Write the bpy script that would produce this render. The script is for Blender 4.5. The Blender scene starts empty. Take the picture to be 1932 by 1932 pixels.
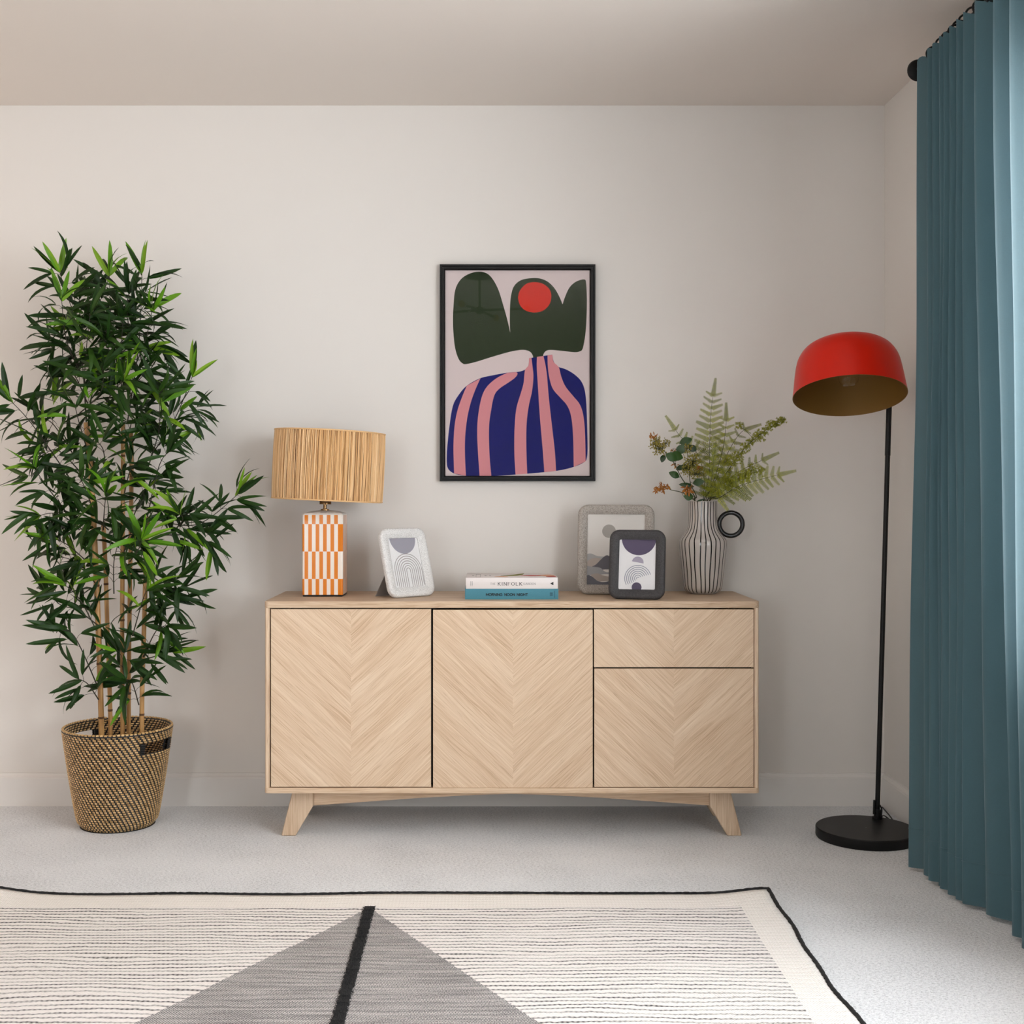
import bpy, bmesh, math, random
from mathutils import Vector, Matrix, Quaternion
from math import pi, sin, cos, radians
random.seed(7)
SC = bpy.context.scene
COL = SC.collection

# ------------------------------------------------------------------ camera, world, light
F, CX, CY, CH = 2318.0, 911.0, 936.0, 1.06          # focal length and principal point in pixels, eye height
cd = bpy.data.cameras.new('camera'); cam = bpy.data.objects.new('camera', cd); COL.objects.link(cam)
cam.location = (0, 0, CH); cam.rotation_euler = (pi/2, 0, 0)
cd.sensor_width = 36; cd.lens = F/1932*36; cd.shift_x = (966-CX)/1932; cd.shift_y = -(966-CY)/1932
cd.clip_start = 0.02
SC.camera = cam
SC.view_settings.view_transform = 'Standard'; SC.view_settings.look = 'None'
SC.view_settings.gamma = 1; SC.view_settings.use_curve_mapping = False
SC.view_settings.exposure = 0.07
SC.cycles.max_bounces = 7; SC.cycles.diffuse_bounces = 4; SC.cycles.glossy_bounces = 3; SC.cycles.transmission_bounces = 4; SC.cycles.transparent_max_bounces = 10
SC.cycles.caustics_reflective = False; SC.cycles.caustics_refractive = False
SC.cycles.use_adaptive_sampling = True; SC.cycles.adaptive_threshold = .03
SC.cycles.sample_clamp_indirect = 6
w = bpy.data.worlds.new('overcast_sky'); SC.world = w; w.use_nodes = True
bg = w.node_tree.nodes['Background']; bg.inputs[0].default_value = (0.92, 0.968, 1.0, 1); bg.inputs[1].default_value = 13.2

XR, XL, YB, YF, ZC = 1.378, -3.4, 4.215, -3.0, 2.40   # room: right, left, back, front walls, ceiling
WINS = [(0.05, 1.95), (2.35, 2.97)]; WZ = (0.62, 2.12); FW = (-2.5, -1.7)  # FW: unseen window added behind the camera for fill light, x0 x1; two windows in the right wall: y0 y1, sill and head height
def area(name, loc, rot, sx, sy, energy=0, portal=False, color=(1, 1, 1)):
    l = bpy.data.lights.new(name, 'AREA'); l.shape = 'RECTANGLE'; l.size = sx; l.size_y = sy; l.energy = energy; l.color = color
    l.cycles.is_portal = portal
    o = bpy.data.objects.new(name, l); COL.objects.link(o); o.location = loc; o.rotation_euler = rot
    return o
for wa, wb in WINS: area('window_daylight_portal', (XR+.12, (wa+wb)/2, sum(WZ)/2), (0, pi/2, 0), WZ[1]-WZ[0], wb-wa, portal=True)
area('window_daylight_portal', (sum(FW)/2, YF-.12, sum(WZ)/2), (pi/2, 0, 0), FW[1]-FW[0], WZ[1]-WZ[0], portal=True)  # portal of the added fill window behind the camera
pl = bpy.data.lights.new('warm_lamp_left', 'POINT'); pl.energy = 7.5; pl.color = (1.0, .62, .36); pl.shadow_soft_size = .12
po = bpy.data.objects.new('warm_lamp_left', pl); COL.objects.link(po); po.location = (-2.6, 3.3, 1.15)

# ------------------------------------------------------------------ helpers
def lin(c):
    c /= 255.0
    return c/12.92 if c <= .04045 else ((c+.055)/1.055)**2.4
def C(r, g, b): return (lin(r), lin(g), lin(b), 1)
def at(px, py, Y): return Vector(((px-CX)/F*Y, Y, CH-(py-CY)/F*Y))

class S:                                               # a node socket with arithmetic
    def __init__(s, nt, sock): s.nt, s.k = nt, sock
    def op(s, o, b=None, c=None):
        n = s.nt.nodes.new('ShaderNodeMath'); n.operation = o
        for i, v in enumerate((s, b, c)):
            if v is None: continue
            if isinstance(v, S): s.nt.links.new(v.k, n.inputs[i])
            else: n.inputs[i].default_value = v
        return S(s.nt, n.outputs[0])
    def __add__(s, b): return s.op('ADD', b)
    def __sub__(s, b): return s.op('SUBTRACT', b)
    def __mul__(s, b): return s.op('MULTIPLY', b)
    def __truediv__(s, b): return s.op('DIVIDE', b)
    def abs(s): return s.op('ABSOLUTE')
    def frac(s): return s.op('FRACT')
    def sin(s): return s.op('SINE')
    def lt(s, b): return s.op('LESS_THAN', b)
    def gt(s, b): return s.op('GREATER_THAN', b)
    def mx(s, b): return s.op('MAXIMUM', b)
    def sm(s, a, b):
        n = s.nt.nodes.new('ShaderNodeMapRange'); n.interpolation_type = 'SMOOTHSTEP'
        s.nt.links.new(s.k, n.inputs[0]); n.inputs[1].default_value = a; n.inputs[2].default_value = b
        return S(s.nt, n.outputs[0])
class MT:                                              # material being built
    def __init__(s, name, rgb=(200, 200, 200), rough=.5, metal=0, **kw):
        s.m = bpy.data.materials.new(name); s.m.use_nodes = True; s.nt = s.m.node_tree
        s.b = s.nt.nodes['Principled BSDF']; s.b.inputs['Base Color'].default_value = C(*rgb)
        s.b.inputs['Roughness'].default_value = rough; s.b.inputs['Metallic'].default_value = metal
        for k, v in kw.items(): s.b.inputs[k.replace('_', ' ')].default_value = v
    def coord(s, kind='Object'):
        n = s.nt.nodes.new('ShaderNodeTexCoord'); return n.outputs[kind]
    def xyz(s, sock=None):
        n = s.nt.nodes.new('ShaderNodeSeparateXYZ'); s.nt.links.new(sock or s.coord(), n.inputs[0])
        return [S(s.nt, o) for o in n.outputs]
    def vec(s, x, y, z):
        n = s.nt.nodes.new('ShaderNodeCombineXYZ')
        for i, v in enumerate((x, y, z)):
            if isinstance(v, S): s.nt.links.new(v.k, n.inputs[i])
            else: n.inputs[i].default_value = v
        return n.outputs[0]
    def noise(s, scale, vec=None, detail=2, rough=.5):
        n = s.nt.nodes.new('ShaderNodeTexNoise'); n.inputs['Scale'].default_value = scale; n.inputs['Detail'].default_value = detail
        n.inputs['Roughness'].default_value = rough
        s.nt.links.new(vec or s.coord(), n.inputs['Vector']); return S(s.nt, n.outputs['Fac'])
    def ramp(s, fac, stops):
        n = s.nt.nodes.new('ShaderNodeValToRGB'); e = n.color_ramp.elements
        while len(e) < len(stops): e.new(.5)
        for el, (p, c) in zip(e, stops): el.position = p; el.color = C(*c)
        s.nt.links.new(fac.k, n.inputs[0]); return n.outputs[0]
    def mix(s, fac, a, b, mode='MIX'):
        n = s.nt.nodes.new('ShaderNodeMix'); n.data_type = 'RGBA'; n.blend_type = mode
        for i, v in ((0, fac), (6, a), (7, b)):
            if isinstance(v, S): s.nt.links.new(v.k, n.inputs[i])
            elif isinstance(v, bpy.types.NodeSocket): s.nt.links.new(v, n.inputs[i])
            elif isinstance(v, tuple): n.inputs[i].default_value = C(*v)
            else: n.inputs[i].default_value = v
        return n.outputs[2]
    def col(s, sock): s.nt.links.new(sock, s.b.inputs['Base Color']); return s
    def rough(s, v): s.nt.links.new(v.k, s.b.inputs['Roughness']); return s
    def bump(s, h, strength=.3, dist=.002):
        n = s.nt.nodes.new('ShaderNodeBump'); n.inputs['Strength'].default_value = strength; n.inputs['Distance'].default_value = dist
        s.nt.links.new(h.k, n.inputs['Height']); s.nt.links.new(n.outputs[0], s.b.inputs['Normal']); return s
    def objrand(s):
        n = s.nt.nodes.new('ShaderNodeObjectInfo'); return S(s.nt, n.outputs['Random'])
    def island(s):
        n = s.nt.nodes.new('ShaderNodeNewGeometry'); return S(s.nt, n.outputs['Random Per Island'])
def simple(name, rgb, rough=.5, metal=0, **kw): return MT(name, rgb, rough, metal, **kw).m
def see_through(name, rgb=(255, 255, 255), gloss=.0, ior=1.45):
    m = bpy.data.materials.new(name); m.use_nodes = True; nt = m.node_tree; nt.nodes.clear()
    o = nt.nodes.new('ShaderNodeOutputMaterial'); t = nt.nodes.new('ShaderNodeBsdfTransparent'); g = nt.nodes.new('ShaderNodeBsdfGlossy')
    t.inputs[0].default_value = C(*rgb); g.inputs['Roughness'].default_value = gloss
    lw = nt.nodes.new('ShaderNodeLayerWeight'); lw.inputs[0].default_value = .5; f0 = ((ior-1)/(ior+1))**2
    f = (S(nt, lw.outputs['Facing']).op('POWER', 5.0)*(1-f0)+f0).k.node; x = nt.nodes.new('ShaderNodeMixShader')
    nt.links.new(f.outputs[0], x.inputs[0]); nt.links.new(t.outputs[0], x.inputs[1]); nt.links.new(g.outputs[0], x.inputs[2]); nt.links.new(x.outputs[0], o.inputs[0])
    return m

class MB:                                              # collects geometry for ONE mesh object
    def __init__(s): s.v, s.f, s.mi = [], [], []
    def add(s, vs, fs, mi=0, M=None):
        n = len(s.v); s.v += [tuple(M @ Vector(p)) if M else tuple(p) for p in vs]
        s.f += [tuple(i+n for i in f) for f in fs]; s.mi += [mi]*len(fs); return s
    def box(s, x0, x1, y0, y1, z0, z1, mi=0, M=None):
        vs = [(x, y, z) for z in (z0, z1) for y in (y0, y1) for x in (x0, x1)]
        return s.add(vs, [(0, 2, 3, 1), (4, 5, 7, 6), (0, 1, 5, 4), (2, 6, 7, 3), (0, 4, 6, 2), (1, 3, 7, 5)], mi, M)
    def prism(s, poly, d, axis='y', o=0, mi=0, M=None):   # polygon (a,b) extruded from o by d; axis y: (x,z); axis z: (x,y); axis x: (y,z)
        n = len(poly)
        def P(a, b, t): return (a, t, b) if axis == 'y' else ((a, b, t) if axis == 'z' else (t, a, b))
        vs = [P(a, b, o) for a, b in poly]+[P(a, b, o+d) for a, b in poly]
        fs = [tuple(range(n)), tuple(range(2*n-1, n-1, -1))]+[(i, i+n, (i+1) % n+n, (i+1) % n) for i in range(n)]
        return s.add(vs, fs, mi, M)
    def lathe(s, prof, seg=48, mi=0, M=None, close=False):
        n = len(prof); vs = [(r*cos(2*pi*k/seg), r*sin(2*pi*k/seg), z) for k in range(seg) for r, z in prof]
        fs = [(k*n+i, ((k+1) % seg)*n+i, ((k+1) % seg)*n+(i+1) % n, k*n+(i+1) % n) for k in range(seg) for i in range(n if close else n-1)]
        return s.add(vs, fs, mi, M)
    def tube(s, pts, r, seg=8, mi=0, caps=True, M=None, closed=False):
        pts = [Vector(p) for p in pts]; n = len(pts); rr = r if isinstance(r, (list, tuple)) else [r]*n
        vs, fs = [], []; ref = None
        for i, p in enumerate(pts):
            d = (pts[(i+1) % n]-pts[i-1]) if closed else (pts[min(i+1, n-1)]-pts[max(i-1, 0)])
            d.normalize()
            if ref is None: ref = d.orthogonal().normalized()
            ref = (ref-d*ref.dot(d)); ref = ref.normalized() if ref.length > 1e-6 else d.orthogonal().normalized()
            b = d.cross(ref)
            vs += [p+(ref*cos(2*pi*k/seg)+b*sin(2*pi*k/seg))*rr[i] for k in range(seg)]
        for i in range(n if closed else n-1):
            j = (i+1) % n
            fs += [(i*seg+k, i*seg+(k+1) % seg, j*seg+(k+1) % seg, j*seg+k) for k in range(seg)]
        if caps and not closed: fs += [tuple(range(seg-1, -1, -1)), tuple((n-1)*seg+k for k in range(seg))]
        return s.add(vs, fs, mi, M)
    def ball(s, c, r, u=10, v=6, mi=0, sc=(1, 1, 1), M=None):
        vs = [(c[0], c[1], c[2]-r*sc[2])]+[(c[0]+r*sc[0]*sin(pi*j/v)*cos(2*pi*i/u), c[1]+r*sc[1]*sin(pi*j/v)*sin(2*pi*i/u), c[2]-r*sc[2]*cos(pi*j/v)) for j in range(1, v) for i in range(u)]+[(c[0], c[1], c[2]+r*sc[2])]
        fs = [(0, 1+(i+1) % u, 1+i) for i in range(u)]+[(1+(j-1)*u+i, 1+(j-1)*u+(i+1) % u, 1+j*u+(i+1) % u, 1+j*u+i) for j in range(1, v-1) for i in range(u)]
        L = len(vs)-1; fs += [(L, L-u+i, L-u+(i+1) % u) for i in range(u)]
        return s.add(vs, fs, mi, M)
    def mesh(s, name, mats, smooth=True, bevel=0, angle=35, seg=2):
        me = bpy.data.meshes.new(name); me.from_pydata(s.v, [], s.f)
        for m in (mats if isinstance(mats, (list, tuple)) else [mats]): me.materials.append(m)
        me.polygons.foreach_set('material_index', s.mi)
        bm = bmesh.new(); bm.from_mesh(me); bmesh.ops.recalc_face_normals(bm, faces=bm.faces)
        if bevel:
            es = [e for e in bm.edges if len(e.link_faces) == 2 and e.calc_face_angle(0) > radians(30)]
            bmesh.ops.bevel(bm, geom=es, offset=bevel, segments=seg, profile=.5, affect='EDGES', clamp_overlap=True)
        bm.to_mesh(me); bm.free()
        if smooth:
            me.polygons.foreach_set('use_smooth', [True]*len(me.polygons)); me.set_sharp_from_angle(angle=radians(angle))
        me.update(); return me
    def build(s, name, mats, parent=None, **kw): return link(name, s.mesh(name, mats, **kw), parent)
def link(name, me, parent=None):
    o = bpy.data.objects.new(name, me); COL.objects.link(o)
    if parent: o.parent = parent
    return o
def tag(o, label=None, cat=None, group=None, kind=None):
    if label: o['label'] = label
    if cat: o['category'] = cat
    if group: o['group'] = group
    if kind: o['kind'] = kind
    return o
def thing(name, label, cat, loc=(0, 0, 0), rz=0, group=None):
    o = bpy.data.objects.new(name, None); COL.objects.link(o); o.empty_display_size = .05
    o.location = loc; o.rotation_euler = (0, 0, rz); return tag(o, label, cat, group)
def struct(name, mb, m, **kw): return tag(mb.build(name, m, **kw), kind='structure')
def spline(pts, n=6, closed=False):                    # Catmull-Rom through points of any dimension
    P = [Vector(p) for p in pts]; L = len(P); out = []
    for i in range(L if closed else L-1):
        a, b, c, d = (P[(i-1) % L], P[i], P[(i+1) % L], P[(i+2) % L]) if closed else (P[max(i-1, 0)], P[i], P[i+1], P[min(i+2, L-1)])
        for k in range(n):
            t = k/n; out.append(.5*((2*b)+(c-a)*t+(2*a-5*b+4*c-d)*t*t+(3*b-a-3*c+d)*t**3))
    if not closed: out.append(P[-1])
    return out
def rrect(w, h, r, n=6, z0=0):                         # rounded rectangle outline, bottom edge at z0, centred in x
    out = []
    for cx, cz, a in ((w/2-r, z0+r, -90), (w/2-r, z0+h-r, 0), (-w/2+r, z0+h-r, 90), (-w/2+r, z0+r, 180)):
        out += [(cx+r*cos(radians(a+90*k/n)), cz+r*sin(radians(a+90*k/n))) for k in range(n+1)]
    return out

# ------------------------------------------------------------------ materials of the setting
def paint(name, rgb):
    m = MT(name, rgb, .75); n = m.noise(350, detail=0); m.bump(n, .06, .0008)
    return m.m
M_wall = paint('wall_paint', (231, 226, 221)); M_ceil = paint('ceiling_paint', (228, 219, 211)); M_trim = simple('trim_paint', (232, 228, 224), .45)
def carpet():
    m = MT('carpet', (205, 203, 204), .95)
    x, y, z = m.xyz()
    fine = m.noise(300, detail=2, rough=.7); pile = m.noise(1.0, m.vec(x*120+y*40, y*190-x*50, 0), 2, .6); big = m.noise(3.2, detail=2)
    c = m.ramp(fine*.42+pile*.40+big*.18, [(.32, (166, 167, 170)), (.5, (234, 235, 238)), (.66, (252, 253, 254))])
    m.col(c); m.bump(fine*.5+pile, .8, .006); m.b.inputs['Sheen Weight'].default_value = .15
    return m.m
M_carpet = carpet()
M_black = simple('black_metal', (13, 13, 14), .45, Specular_IOR_Level=.3); M_glass = see_through('clear_glass')
M_white = simple('white_upvc', (238, 238, 236), .35)

# ------------------------------------------------------------------ room shell
T = .12
struct('floor', MB().box(XL-T, XR+T, YF-T, YB+T, -.1, 0), M_carpet, smooth=False)
struct('ceiling', MB().box(XL-T, XR+T, YF-T, YB+T, ZC, ZC+.1), M_ceil, smooth=False)
struct('wall_back', MB().box(XL-T, XR+T, YB, YB+T, 0, ZC), M_wall, smooth=False)
struct('wall_left', MB().box(XL-T, XL, YF, YB, 0, ZC), M_wall, smooth=False)
wr = MB().box(XR, XR+T, YF, YB, 0, WZ[0]).box(XR, XR+T, YF, YB, WZ[1], ZC); ya = YF
for wa, wb in WINS: wr.box(XR, XR+T, ya, wa, WZ[0], WZ[1]); ya = wb
wr.box(XR, XR+T, ya, YB, WZ[0], WZ[1])
struct('wall_right', wr, M_wall, smooth=False)
struct('wall_front', MB().box(XL-T, FW[0], YF-T, YF, 0, ZC).box(FW[1], XR+T, YF-T, YF, 0, ZC).box(FW[0], FW[1], YF-T, YF, 0, WZ[0]).box(FW[0], FW[1], YF-T, YF, WZ[1], ZC), M_wall, smooth=False)
SK = [(0, 0), (.016, 0), (.016, .094), (.0145, .097), (.0145, .099), (.008, .103), (.005, .108), (.005, .111), (0, .112)]
def skirt(name, length, M):
    poly = [(-d, z) for d, z in SK]
    mb = MB().prism(poly, length, axis='x', o=0, M=M); return struct(name, mb, M_trim, smooth=False)
skirt('baseboard_back', XR-XL, Matrix.Translation((XL, YB, 0)))
skirt('baseboard_right', YB-YF, Matrix.Translation((XR, YB, 0)) @ Matrix.Rotation(-pi/2, 4, 'Z'))
skirt('baseboard_left', YB-YF, Matrix.Translation((XL, YF, 0)) @ Matrix.Rotation(pi/2, 4, 'Z'))
# glazed window in the right wall
def glazed(name, plane, lo, hi, zl, zh, n):
    root = bpy.data.objects.new(name, None); COL.objects.link(root); tag(root, kind='structure')
    def bx(mb, a, b, c, d, t0=.03, t1=.09):
        if plane == 'x': mb.box(XR+t0, XR+t1, a, b, c, d)
        else: mb.box(a, b, YF-t1, YF-t0, c, d)
        return mb
    fr = MB(); bx(fr, lo, hi, zh-.06, zh); bx(fr, lo, hi, zl, zl+.06)
    for k in range(n+1):
        c = lo+(hi-lo)*k/n; bx(fr, max(lo, c-.045), min(hi, c+.045), zl+.06, zh-.06)
    fr.build('window_frame', M_white, root, smooth=False)
    for k in range(n):
        a, b = lo+(hi-lo)*k/n+.045, lo+(hi-lo)*(k+1)/n-.045
        bx(MB(), a, b, zl+.06, zh-.06, .058, .062).build('pane', M_glass, root, smooth=False)
glazed('window_1', 'x', *WINS[0], *WZ, 2)
glazed('window_2', 'x', *WINS[1], *WZ, 1)
glazed('fill_window', 'y', *FW, *WZ, 1)  # added out of view to fill the front and right corner with light

# ------------------------------------------------------------------ sideboard
def wood(name, ang, tone=1.0, axis='xz', rand=True):
    m = MT(name, (215, 188, 160), .5); x, y, z = m.xyz()
    if axis == 'xy': u, v, q = x, y, z
    elif axis == 'zx': u, v, q = z, x, y
    elif axis == 'xz': u, v, q = x, z, y
    c, s_ = cos(ang), sin(ang)
    g = u*c+v*s_; a = v*c-u*s_                         # along and across the grain
    r = m.objrand() if rand else None
    off = r*37.0 if rand else 0.0
    wob = m.noise(1, m.vec(g*4+off, a*16, q*4), 2)
    band = m.noise(1, m.vec(g*2.2+off, a*46+wob*1.5, q*20), 3, .6)
    fine = m.noise(1, m.vec(g*7+off, a*430+wob*9, q*300), 2, .6)
    pore = m.noise(1, m.vec(g*24+off, a*900, q*600), 1)
    t = band*.36+fine*.64
    if rand: t = t+(r-.5)*.07
    k = lambda r_, g_, b_: (r_*tone, g_*tone, b_*tone)
    base = m.ramp(t, [(.26, k(178, 145, 114)), (.42, k(208, 178, 148)), (.56, k(222, 196, 168)), (.76, k(234, 213, 188))])
    p = pore.sm(.60, .74)*fine.sm(.6, .40)
    m.col(m.mix(p*.55, base, k(150, 116, 86))); m.bump(fine-p*.6, .25, .0008)
    return m.m
SY, SS = 3.769, 615.0
sx = lambda p: (p-CX)/SS
sz = lambda p: CH-(p-CY)/SS
X0, X1, ZT, ZB = sx(498.5), sx(1433.5), sz(1134.5), sz(1497)
XM = (X0+X1)/2; YBK = SY+.405
W_h = wood('oak_along', 0, axis='xz'); W_top = wood('oak_top', 0, .96, axis='xy'); W_v = wood('oak_upright', 0, axis='zx'); W_leg = wood('oak_leg', 0, .97, axis='zx')
W_a = wood('oak_chevron_left', radians(-43)); W_b = wood('oak_chevron_right', radians(43)); W_leaf = simple('oak_leaf_edge', (216, 190, 162), .5)
M_dark = simple('cabinet_inside_shade', (30, 26, 24), .8)  # near-black colour puts the shade behind the door gaps into the inner boards
sb = thing('sideboard', 'light oak sideboard with chevron fronts and splayed tapered legs against the wall', 'sideboard', (XM, SY, 0))
def rel(mb_f): return mb_f
L, R_ = X0-XM, X1-XM
def plan(x0, x1, y0, y1, r, n=5):                      # plan outline with rounded front corners
    o = [(x1, y1), (x0, y1)]
    o += [(x0+r-r*cos(radians(90*k/n)), y0+r-r*sin(radians(90*k/n))) for k in range(n+1)]
    o += [(x1-r+r*sin(radians(90*k/n)), y0+r-r*cos(radians(90*k/n))) for k in range(n+1)]
    return o
MB().prism(plan(L, R_, 0, .405, .014), .0205, 'z', ZT-.0205).build('top_panel', [W_top], sb, bevel=.0015)
MB().prism(plan(L, R_, 0, .405, .014), .0165, 'z', ZB).build('bottom_panel', [W_h], sb, bevel=.0015)
MB().prism(plan(L+.001, L+.0165, .001, .404, .011), ZT-.0205-ZB-.0165, 'z', ZB+.0165).build('side_panel', W_v, sb)
MB().prism(plan(R_-.0165, R_-.001, .001, .404, .011), ZT-.0205-ZB-.0165, 'z', ZB+.0165).build('side_panel', W_v, sb)
MB().box(L+.0186, R_-.0186, .394, .4, ZB+.021, ZT-.0225).build('back_panel', M_dark, sb, smooth=False)
for p in (815, 1119.5): MB().box(sx(p)-XM-.008, sx(p)-XM+.008, .03, .39, ZB+.021, ZT-.0225).build('divider', M_dark, sb, smooth=False)
MB().box(sx(1121)-XM+.01, R_-.02, .03, .39, sz(1260.5)-.008, sz(1260.5)+.008).build('shelf', M_dark, sb, smooth=False)
def clip(poly, f):                                     # keep the side of a polygon where f >= 0
    out = []
    for i, p in enumerate(poly):
        q = poly[(i+1) % len(poly)]; a, b = f(p), f(q)
        if a >= 0: out.append(p)
        if (a < 0) != (b < 0):
            t = a/(a-b); out.append((p[0]+(q[0]-p[0])*t, p[1]+(q[1]-p[1])*t))
    return out
def leaf_front(name, xa, xb, za, zb, y):
    """slab with chevron veneer strips of its own, xa..xb, za..zb in sideboard coordinates"""
    d = MB().box(xa, xb, y+.0016, y+.018, za, zb).build(name, W_leaf, sb, bevel=.0006, seg=1)
    xm = (xa+xb)/2; tn = math.tan(radians(43)); g = .0
    cs = [za-.01]
    while cs[-1] < zb+(xb-xm)*tn+.01: cs.append(cs[-1]+random.uniform(.038, .062))
    for side in (0, 1):
        rect = [(xa, za), (xm, za), (xm, zb), (xa, zb)] if side == 0 else [(xm, za), (xb, za), (xb, zb), (xm, zb)]
        u = (lambda p: p[0]-xa) if side == 0 else (lambda p: xb-p[0])
        for c0, c1 in zip(cs[:-1], cs[1:]):
            p = clip(clip(rect, lambda q: q[1]+u(q)*tn-c0-.00006), lambda q: c1-.00006-q[1]-u(q)*tn)
            if len(p) < 3: continue
            ar = abs(sum(p[i][0]*p[(i+1) % len(p)][1]-p[(i+1) % len(p)][0]*p[i][1] for i in range(len(p))))/2
            if ar < 2e-5: continue
            MB().prism(p, .0016-random.uniform(0, .00008), 'y', y).build('veneer_strip', W_a if side == 0 else W_b, d, smooth=False)
leaf_front('door', sx(511)-XM, sx(813)-XM, sz(1485)+.0002, sz(1149.5), .003)
leaf_front('door', sx(817)-XM, sx(1118.5)-XM, sz(1486.5)+.0002, sz(1151), .004)
leaf_front('drawer', sx(1121)-XM, sx(1422)-XM, sz(1259), sz(1150), .003)
leaf_front('door', sx(1121.5)-XM, sx(1422)-XM, sz(1485.3)+.0002, sz(1262), .003)
LEG = [(.707-XM, ZB), (.708-XM, .094), (.763-XM, 0), (.808-XM, 0), (.771-XM, ZB)]
for yf in (.062, .300):
    for s_ in (1, -1):
        MB().prism([(a*s_, b) for a, b in LEG], .042, 'y', yf).build('leg', W_leg, sb, bevel=.004, seg=3)
ap = [(.7075-XM, ZB), (.7075-XM, .093), (.37-XM, .117), (.2-XM, .126), (0, .129)]
ap = ap+[(-a, b) for a, b in ap[-2::-1]]
for yf in (.07, .31): MB().prism(ap, .022, 'y', yf).build('apron_rail', W_h, sb, bevel=.0015)

# ------------------------------------------------------------------ table lamp
M_cream = simple('cream_glaze', (236, 224, 212), .18); M_orange = simple('orange_glaze', (218, 122, 12), .18)
M_brass = simple('antique_brass', (150, 118, 82), .3, 1.0)
ztop = ZT
tl = thing('table_lamp', 'table lamp with raffia drum shade and orange and cream checked ceramic base on the sideboard', 'lamp', (-.5145, 4.006, ztop))
a_ = .0655; rc = .006; H = .268
per = []                                               # perimeter points (x, y, u) of the rounded square, counter-clockwise from front left
def perim():
    pts = []; u = 0; n = 4
    ST = .0119                                         # stripe width
    for side in range(4):
        rot = Matrix.Rotation(pi/2*side, 2)
        L_ = 2*a_-2*rc; xs = [-a_+rc]
        k = math.ceil((rc)/ST)
        e = sorted({round(-a_+ST*j-.004, 5) for j in range(0, 13)})
        xs = [-a_+rc]+[q for q in e if -a_+rc+.0005 < q < a_-rc-.0005]+[a_-rc]
        for q in xs:
            v = rot @ Vector((q, -a_)); pts.append((v.x, v.y, q+a_+.004, side))
        for j in range(1, n):
            t = radians(90*j/n); v = rot @ Vector((a_-rc+rc*sin(t), -a_+rc-rc*cos(t))); pts.append((v.x, v.y, 2*a_-.001, side))
    return pts, ST
pts, ST = perim()
rows = [0.006, .006+.051, .006+.051+.088, .006+.051+.088*2, H-.006]
mb = MB(); n = len(pts)
zs = [(.006, 1), ] ; lev = []
for i, (zl, zh) in enumerate(zip(rows[:-1], rows[1:])): lev.append((zl, zh, i))
for zl, zh, i in lev:
    for k in range(n):
        p, q = pts[k], pts[(k+1) % n]
        um = (p[2]+q[2])/2 if q[2] > p[2] else p[2]
        on = (int(um/ST)+(i % 2)) % 2 == 0
        sl = 1.0
        mb.add([(p[0]*sl, p[1]*sl, zl), (q[0]*sl, q[1]*sl, zl), (q[0]*sl, q[1]*sl, zh), (p[0]*sl, p[1]*sl, zh)], [(0, 1, 2, 3)], 1 if on else 0)
prev = [(p[0], p[1], rows[-1]) for p in pts]
for sc_, z in ((.985, H-.004), (.93, H), (.6, H+.006), (.2, H+.009)):
    cur = [(p[0]*sc_, p[1]*sc_, z) for p in pts]
    for k in range(n): mb.add([prev[k], prev[(k+1) % n], cur[(k+1) % n], cur[k]], [(0, 1, 2, 3)], 0)
    prev = cur
mb.add(prev, [tuple(range(n))], 0)
me = mb.mesh('ceramic_base', [M_cream, M_orange])
bm = bmesh.new(); bm.from_mesh(me); bmesh.ops.remove_doubles(bm, verts=bm.verts, dist=1e-5); bm.to_mesh(me); bm.free()
me.polygons.foreach_set('use_smooth', [True]*len(me.polygons)); me.set_sharp_from_angle(angle=radians(35))
link('ceramic_base', me, tl)
MB().box(-a_+.002, a_-.002, -a_+.002, a_-.002, 0, .006).build('foot_pad', simple('black_felt', (20, 18, 18), .9), tl, bevel=.002)
Hn = H+.009
MB().lathe([(0.001, Hn-.002), (.014, Hn-.002), (.014, Hn+.003), (.006, Hn+.005), (.0055, Hn+.02), (.001, Hn+.02)], 24).build('neck', M_brass, tl)
SHD = Matrix.Translation((.0065, 0, Hn+.03)) @ Matrix.Rotation(radians(2.7), 4, 'Y')   # the shade sits slightly crooked
MB().lathe([(.001, -.011), (.019, -.011), (.019, .004), (.012, .014), (.012, .05), (.001, .05)], 24, M=Matrix.Translation((.001, 0, Hn+.03))).build('bulb_holder', M_brass, tl)
def raffia():
    m = MT('raffia', (214, 172, 116), .62); r = m.island(); x, y, z = m.xyz()
    n = m.noise(1, m.vec(x*260, y*260, z*9), 2)
    m.col(m.ramp(r*.6+n*.4, [(.12, (150, 104, 58)), (.3, (214, 168, 114)), (.6, (232, 192, 142)), (.9, (244, 214, 170))])); return m.m
M_raf = raffia(); M_liner = simple('shade_liner', (128, 88, 50), .8)
RS, HS = .1795, .2245
sh = MB().lathe([(RS-.003, .004), (RS-.002, .004), (RS-.002, HS-.002), (RS-.003, HS-.002)], 64, M=SHD, close=True).build('shade', M_liner, tl)
mb = MB()
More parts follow.
